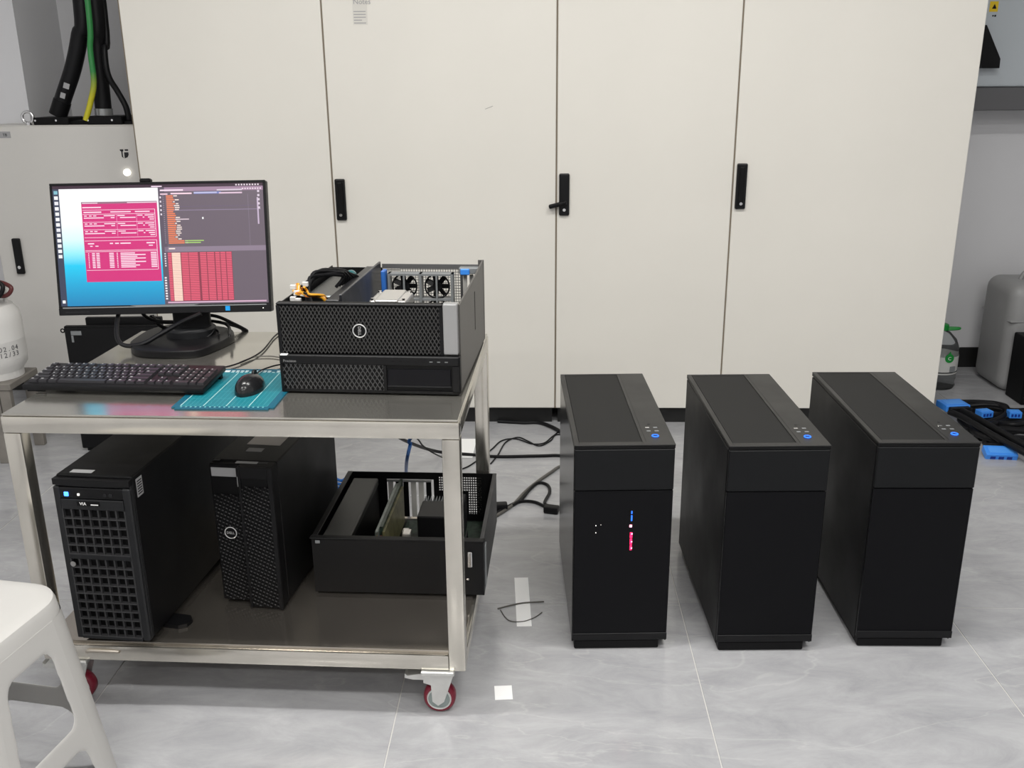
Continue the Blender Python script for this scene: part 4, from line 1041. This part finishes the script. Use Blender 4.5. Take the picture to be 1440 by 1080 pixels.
def edge_t(v, side, P, ht, hs_, hb_):
    k_ = (ht-.035 - v.co.z)/(ht-.035); hf = hs_+.003 + (hb_-hs_)*k_; fl = hf - .075
    t = v.co.x if side % 2 == 0 else v.co.y
    return abs(t) > fl*.97
stool()

# ================================================================== FLOOR CABLES BEHIND THE CART
def fc_(label, pts, rad, m=CABLE, name='floor_cable', lift=None):
    P = [atz(a, b, (rad if len(q) == 0 else q[0]) + .0005) for a, b, *q in pts]
    return tag(G().tube(P, rad, 8).build(name, m, None, True), label, 'cable')
fc_('thick black cable running straight across the floor to left tower', [(545, 605, .35), (575, 622, .20), (615, 635, .03), (660, 639), (700, 642), (760, 641), (792, 641), (850, 650)], .006)
fc_('thin black cable waving over the floor below the cabinet plinth', [(640, 662), (660, 655), (690, 633), (705, 620), (725, 617), (748, 624), (765, 623), (778, 613), (792, 606), (830, 610)], .0028)
fc_('second thin black cable crossing the waving one by the rear leg', [(690, 652), (700, 640), (711, 622), (728, 615), (742, 620), (758, 627), (774, 620), (786, 611), (830, 622)], .0028)
fc_('thick black cable slanting along the cabinet plinth', [(700, 592), (735, 594), (757, 594), (775, 600), (792, 609), (850, 640)], .008)
fc_('grey cable rising diagonally across the floor to left tower', [(680, 735), (700, 724), (722, 709), (738, 692), (755, 678), (775, 664), (792, 654), (840, 640)], .0055, CABLEG)
fc_('black power lead looped on the floor beside left tower', [(700, 720), (730, 705), (745, 688), (757, 679), (770, 682), (773, 692), (766, 706), (770, 711), (778, 713)], .0055)
fc_('black power lead ending in a plug beside left tower', [(690, 728), (715, 712), (733, 705), (752, 706), (766, 712), (776, 715)], .0055)
p = atz(776, 716, .013)
tag(G().box(-.026, .024, -.016, .016, -.012, .012, .005, 2, Matrix.Translation(p) @ Matrix.Rotation(-.3, 4, 'Z')).build('power_plug', CABLE, None, True), 'black power plug lying on floor against left tower', 'plug')
p = atz(702, 712, .014)
tag(G().box(-.030, .028, -.016, .016, -.012, .012, .005, 2, Matrix.Translation(p) @ Matrix.Rotation(.1, 4, 'Z')).build('power_adapter', CABLE, None, True), 'black power adapter on floor right of open rack case', 'adapter')
fc_('thin grey cable curling on the painted light patch beside the cart', [(700, 856), (715, 852), (735, 848), (765, 846)], .0022, CABLEG)
fc_('thin wire loop beneath the grey cable right of the cart', [(704, 858), (715, 872), (735, 874), (752, 868), (762, 861)], .0014, CABLEG)
# blue cables
tag(G().tube([atz(571, 668, .02), aty(572, 648, 2.72), aty(577, 625, 2.72), aty(580, 612, 2.70), cart(.40, CD+.03, .60)], .0055, 8).build('network_cable', BLUEC, None, True), 'blue network cable hanging behind the open rack case', 'cable')
tag(G().tube([aty(580, 612, 2.71), aty(588, 618, 2.78), aty(596, 628, 2.85), aty(615, 640, 2.95), atz(640, 650, .004)], .0026, 8).build('network_cable', CABLE, None, True), 'thin black cable branching from the hanging blue cable', 'cable')
for q, lb_ in enumerate(['topmost', 'middle', 'lowest']):
    y_ = .028 - q*.011
    tag(G().tube([atz(430, 668+q*9, y_), atz(455, 667+q*9, y_), atz(468, 671+q*7, y_), atz(480, 676+q*5, y_), atz(492, 672+q*6, y_), atz(515, 690, y_)], .0055, 8).build('network_cable', BLUEC, None, True), lb_ + ' blue network cable left of the open rack case', 'cable')
mcable('black cable sagging under the table at the left', [cart(-.46, .3, .665), cart(-.40, .3, .652), cart(-.32, .3, .648), cart(-.22, .3, .655), cart(-.1, .3, .668)], .0035, name='sagging_cable')
# patches of reflected light on the floor, put in as thin white sheets
tag(G().box(-.020, .020, -.13, .13, 0, .0004, M=Matrix.Translation(atz(735, 845, .0003)) @ Matrix.Rotation(.02, 4, 'Z')).build('light_patch_long', WHITE, None), 'long painted patch of reflected light on floor right of the cart', 'light patch')
tag(G().box(-.021, .021, -.027, .027, 0, .0004, M=Matrix.Translation(atz(708, 974, .0003)) @ Matrix.Rotation(.05, 4, 'Z')).build('light_patch_square', WHITE, None), 'small painted square of reflected light on floor by the caster', 'paper')
tag(G().box(-.035, .035, -.10, .10, 0, .0004, M=Matrix.Translation(atz(655, 630, .0003)) @ Matrix.Rotation(-.05, 4, 'Z')).build('light_patch_rear', WHITE, None), 'painted patch of reflected light on floor behind the cart', 'paper')

# ================================================================== BLACK CASES BEHIND THE CART, GAS CYLINDER
def case(label, px0, px1, pytop, y, dep, tabs):
    a_ = aty(px0, pytop, y); b_ = aty(px1, pytop, y)
    r = thing('case_panel', label, 'case panel', (a_.x, y, 0), 0)
    wd, ht = b_.x-a_.x, a_.z
    G().box(0, wd, 0, dep, .01, ht, .003).build('body', BLACK, r)
    G().box(.004, wd-.004, -.003, 0, .014, ht-.006, .001).build('side_panel', BLACKM, r)
    for uu in (.04, wd-.04): G().box(uu-.02, uu+.02, .001, dep-.001, 0, .01).build('foot', BLACK, r)
    if tabs:
        G().torus(.007, .0025, 14, 6, T(-.007, .004, ht-.018) @ Matrix.Rotation(math.pi/2, 4, 'X')).build('hinge_tab', BLACK, r)
        lbm = G().box(.026, .066, -.0038, -.003, ht-.034, ht-.018).build('vent_marking', GREYP, r)
        G().box(.026, .034, -.0038, -.003, ht-.062, ht-.036).build('vent_marking', GREYP, r)
    return r
case('black computer case panel behind the cart with grey vent marking', 89, 222, 459, 3.52, .022, True)
case('black computer case panel standing behind another, just below the monitor', 119, 226, 447, 3.56, .022, False)
ty = 3.5
c0 = aty(-12, 480, ty); rad = aty(31, 480, ty).x - c0.x
zb, zt = aty(10, 527, ty).z, aty(10, 424, ty).z
r = thing('gas_cylinder', 'white refrigerant cylinder with hoses at the left edge', 'gas cylinder', (c0.x, ty, zb), 0)
hh = zt - zb
G().lathe([(rad*.80, 0), (rad*.80, .02), (rad*.98, .05), (rad, .08), (rad, hh*.50), (rad*1.005, hh*.51), (rad, hh*.52), (rad, hh*.74), (rad*.96, hh*.86), (rad*.80, hh*.96), (rad*.4, hh)], 36).build('tank', WHITEP, r, True)
G().lathe([(rad*.82, 0), (rad*.82, .035), (rad*.74, .036)], 36, T(0, 0, -.002)).build('foot_ring', WHITEP, r)
G().torus(rad*.62, .010, 32, 8, T(0, 0, hh+.035)).build('guard_ring', WHITEP, r, True)
for q in range(3):
    t_ = q*2.1+.4; G().cyl((rad*.6*math.cos(t_), rad*.6*math.sin(t_), hh*.93), (rad*.62*math.cos(t_), rad*.62*math.sin(t_), hh+.035), .008, 10).build('guard_post', WHITEP, r)
G().cyl((0, 0, hh*.96), (0, 0, hh+.055), .016, 16).build('valve', ZINC, r)
for body, zz in (('06.02.04', hh*.42), ('407-12/33', hh*.34)):
    # lettering wrapped round the tank
    for i, chh in enumerate(body):
        t_ = -math.pi/2 + 1.12 + (i-len(body)+2)*.135
        M_ = Matrix.Rotation(t_ + math.pi/2, 4, 'Z') @ T(0, -rad-.0008, zz) @ FRONT
        text('lettering', chh, .026, TRUNK, r, M_)
for lab, m_, pts in (('dark hose', CABLE, [(0, 0, hh+.05), (.05, -.03, hh+.09), (.10, -.04, hh+.07), (.085, -.05, hh+.03), (.03, -.05, hh+.02), (-.04, -.03, hh+.05)]),
                     ('red hose', mat('dark_red_hose', (.10, .02, .02), .4), [(.0, .01, hh+.05), (.06, 0, hh+.075), (.115, -.01, hh+.055), (.09, -.02, hh+.025), (.02, -.03, hh+.04)]),
                     ('dark hose', CABLE, [(0, 0, hh+.05), (.02, .0, hh+.13), (-.04, .01, hh+.22), (-.10, .02, hh+.30)]), ('dark hose', CABLE, [(.01, 0, hh+.05), (.05, .01, hh+.12), (-.01, .02, hh+.20), (-.08, .02, hh+.26)])):
    G().tube(pts, .008, 10).build('hose', m_, r, True)
r = thing('cylinder_stand', 'grey stand with board legs under the gas cylinder', 'stand', (c0.x, ty, 0), 0)
STD = mat('weathered_grey_wood', (.20, .185, .165), .6, noise=.2, nscale=12)
G().box(-rad*1.05, rad*.86, -rad*.95, rad*.95, zb-.030, zb-.003, .003).build('top_board', STD, r)
for a_, b_ in ((-.9, -.8), (.62, -.8), (-.9, .8), (.62, .8), (.25, -.82)): G().box(a_*rad-.02, a_*rad+.02, b_*rad-.012, b_*rad+.012, 0, zb-.030, .002).build('leg', STD, r)

# ================================================================== RIGHT BACK CORNER
# water bottle
bp_ = atz(1328, 547, 0); 
r = thing('water_bottle', 'large clear water bottle with green handle beside the right cabinet', 'bottle', (bp_.x-.02, bp_.y+.06, 0), 0)
br = .085; bh = aty(1330, 462, bp_.y+.06).z
G().lathe([(br*.92, 0), (br, .012), (br*.94, .03), (br, .05), (br, .095), (br*.96, .10), (br, .105), (br, bh*.62), (br*.96, bh*.66), (br*.99, bh*.70), (br*.80, bh*.84), (br*.45, bh*.95), (.024, bh*.98), (.024, bh+.018)], 36).build('bottle_body', CLEARP, r, True)
lbl = G().lathe([(br+.0012, .075), (br+.0012, bh*.58)], 36)
lbl.f = [f for f in lbl.f if len(f) == 4]
lo_ = lbl.build('paper_label', mat('bottle_label', (.62, .62, .60), .5), r, True)
dp = []
for q in range(20):
    t_ = 2*math.pi*q/20; rr_ = .020*(1 + (.55 if q == 5 else 0))
    dp.append((rr_*math.cos(t_), rr_*math.sin(t_)*1.05))
G().prism(dp, 'y', -br-.0028, -br+.0, T(.012, 0, .155)).build('green_drop', GREEN, lo_)
text('drop_lettering', 'C', .022, WHITE, lo_, T(.012, -br-.0033, .154) @ FRONT)
G().box(.02, .045, -br*.96-.002, -br*.9, .088, .115).build('label_print', GREYP, lo_)
G().lathe([(br+.0016, .082), (br+.0016, .087)], 36).build('label_band', BLACK, lo_, True)
G().lathe([(.028, bh-.003), (.028, bh+.020), (.022, bh+.024)], 24).build('cap', GREEN, r, True)
G().tube([(.0, 0, bh-.004), (.03, -.01, bh-.002), (.07, -.015, bh+.002), (.075, .0, bh+.002), (.03, .015, bh)], .006, 8).build('carry_handle', GREEN, r, True)
G().box(-.010, .006, -.006, .006, bh+.018, bh+.060, .003).build('cap_grip', GREEN, r)
# drum
dc = aty(1440, 395, 4.33)
r = thing('plastic_drum', 'grey plastic drum standing against the wall at right', 'drum', (2.40, 4.28, 0), ROOM)
dh = .50
b = bmesh.new(); bmesh.ops.create_cube(b, size=1)
for v in b.verts: v.co = Vector((v.co.x*.34, v.co.y*.30, (v.co.z+.5)*dh))
bmesh.ops.bevel(b, geom=[e for e in b.edges], offset=.055, segments=5, affect='EDGES', profile=.5)
for v in b.verts: v.co.z = max(v.co.z, 0)
g = G(); g.bm(b); g.build('body', DRUM, r, True)
G().box(-.166, .166, -.153, .147, dh*.66, dh*.675, .004).build('rib', DRUM, r)
G().lathe([(.05, 0), (.05, .025), (.044, .03)], 28, T(.03, 0, dh-.004)).build('cap', DRUM, r, True)
G().tube([(-.08, 0, dh-.01), (-.06, 0, dh+.03), (-.02, 0, dh+.03), (-.012, 0, dh-.01)], .010, 8).build('handle', DRUM, r, True)
# louvred black unit
lp_ = atz(1425, 571, 0)
r = thing('louvred_unit', 'black slatted floor unit at the right edge', 'heater', (lp_.x+.035, lp_.y, 0), ROOM)
lh = aty(1432, 480, lp_.y).z + .0
G().box(0, .28, .008, .16, 0, lh, .006, 2).build('body', BLACK, r)
for q in range(int((lh-.03)/.014)): G().box(.006, .274, .0, .010, .018+q*.014, .025+q*.014, .0012).build('slat', BLACKS, r)
# wall box, trunking, sign
wy = 4.42
def wpt(px, py, y=wy): return aty(px, py, y)
za, zb_ = wpt(1410, 155).z, wpt(1410, 122).z
r = thing('wall_box', 'blue-grey wall box with yellow warning sticker at upper right', 'electrical box', rm(1.86, wy+.06), ROOM)
G().box(0, .85, 0, .14, zb_, 2.2, .004).build('body', BLUEGREY, r)
def wl(px, py): p = wpt(px, py, wy); q = unrm(p); return q.x-1.86, q.z
x, z = wl(1398, 9)
G().box(x-.022, x+.014, -.0015, 0, z-.022, z+.020).build('warning_sticker', SIGNY, r)
G().prism([(x-.012, z-.010), (x+.008, z-.010), (x-.002, z+.010)], 'y', -.0022, -.001).build('warning_mark', BLACK, r)
x, z = wl(1397, 22)
G().box(x-.008, x-.002, -.0015, 0, z-.004, z+.002).build('printed_mark', BLACK, r); G().box(x+.001, x+.008, -.0015, 0, z-.005, z+.003).build('printed_mark', BLACK, r)
pts = [wl(a, b) for a, b in ((1372, 36), (1380, 36), (1398.5, 83), (1397, 96), (1372, 96))]
G().prism(pts, 'y', -.05, 0).build('black_hood', BLACK, r)
tag(G().box(0, 1.0, 0, .16, za, zb_-.002, .003).build('cable_trunking', TRUNK, None), 'dark grey cable trunking under the blue-grey wall box', 'trunking')
o = bpy.data.objects[[o.name for o in bpy.data.objects if o.name.startswith('cable_trunking')][0]]; o.location = rm(1.80, wy+.04); o.rotation_euler = (0, 0, ROOM)
# cables with blue connectors
def conn(label, px, py, z, rz, sx, sy, tilt=0):
    p = atz(px, py, z)
    r = thing('blue_connector', label, 'connector', p, rz, 'blue plugs on thick black cables')
    M_ = Matrix.Rotation(tilt, 4, 'X')
    G().box(-sx/2, sx/2, -sy/2, sy/2, -.014, .014, .003, 2, M_).build('shell', BLUE, r)
    fc2 = G()
    for q in range(3): fc2.box(-sx*.36+q*sx*.26, -sx*.20+q*sx*.26, -sy/2-.001, -sy/2+.002, -.007, .005, M=M_)
    fc2.build('contact_slots', mat('deep_blue', (.005, .03, .25), .4), r)
    G().box(-sx*.38, sx*.38, -sy*.30, sy*.30, .0135, .0155, .0008, 1, M_).build('raised_plate', mat('blue_light', (.08, .32, .85), .38), r)
    G().box(-sx*.42, sx*.42, sy/2-.002, sy/2+.022, -.010, .010, .003, 1, M_).build('cable_boot', CABLE, r)
conn('blue cable plug lying on top of the coil, nearest the cabinet', 1340, 570, .060, math.pi+.10, .105, .085)
conn('large blue cable plug at the front of the coil', 1406, 637, .018, -.12, .115, .055, .35)
conn('small blue cable plug in the middle of the coil', 1384, 581, .045, .2, .055, .045)
conn('small blue cable plug at the right edge of the frame', 1426, 582, .045, -.1, .05, .04)
def cc_(label, pts, rad=.013):
    P = [atz(a, b, q) for a, b, q in pts]
    tag(G().tube(P, rad, 10).build('thick_cable', CABLE, None, True), label, 'cable', 'thick black cables coiled on the floor')
cc_('thick black cable crossing the coil from the top plug, left one', [(1335, 579, .058), (1352, 586, .055), (1378, 601, .055), (1405, 617, .055), (1440, 636, .045), (1475, 655, .02)])
cc_('thick black cable crossing the coil from the top plug, right one', [(1352, 577, .058), (1372, 587, .055), (1395, 600, .056), (1420, 614, .056), (1450, 631, .045), (1480, 645, .02)])
cc_('thick black cable at the back of the coil', [(1352, 566, .03), (1375, 566, .028), (1400, 568, .028), (1415, 573, .028), (1412, 581, .022), (1395, 585, .016), (1370, 588, .015)])
cc_('thick black cable curving round the back right of the coil', [(1362, 571, .03), (1385, 569, .045), (1405, 571, .045), (1416, 579, .04), (1405, 588, .03), (1385, 594, .018), (1360, 598, .015)], .010)
cc_('thick black cable sweeping low through the coil', [(1358, 607, .014), (1385, 600, .016), (1412, 592, .016), (1445, 586, .016), (1480, 582, .014)])
cc_('thick black cable in the lower middle of the coil', [(1372, 616, .014), (1400, 611, .014), (1425, 606, .014), (1455, 601, .014), (1490, 598, .014)])
cc_('thick black cable at the front of the coil above the plug', [(1384, 622, .014), (1405, 620, .014), (1430, 624, .014), (1460, 630, .014)])
cc_('thick black cable leading right from the large plug', [(1410, 627, .016), (1428, 622, .020), (1450, 624, .016), (1480, 634, .014)], .012)
cc_('thick black cable filling the right side of the coil', [(1405, 596, .014), (1425, 597, .030), (1450, 594, .030), (1485, 590, .014)])
cc_('thick black cable lying behind the large plug', [(1366, 603, .014), (1390, 606, .030), (1415, 604, .036), (1445, 607, .030), (1480, 612, .014)])
cc_('thick black cable hugging the tower side of the coil', [(1350, 590, .014), (1362, 602, .016), (1378, 612, .030), (1400, 618, .034), (1430, 616, .030), (1470, 620, .014)])
cc_('thick black cable at the far edge of the coil', [(1356, 582, .014), (1380, 575, .014), (1402, 575, .014), (1425, 578, .014), (1450, 577, .014), (1480, 575, .014)])
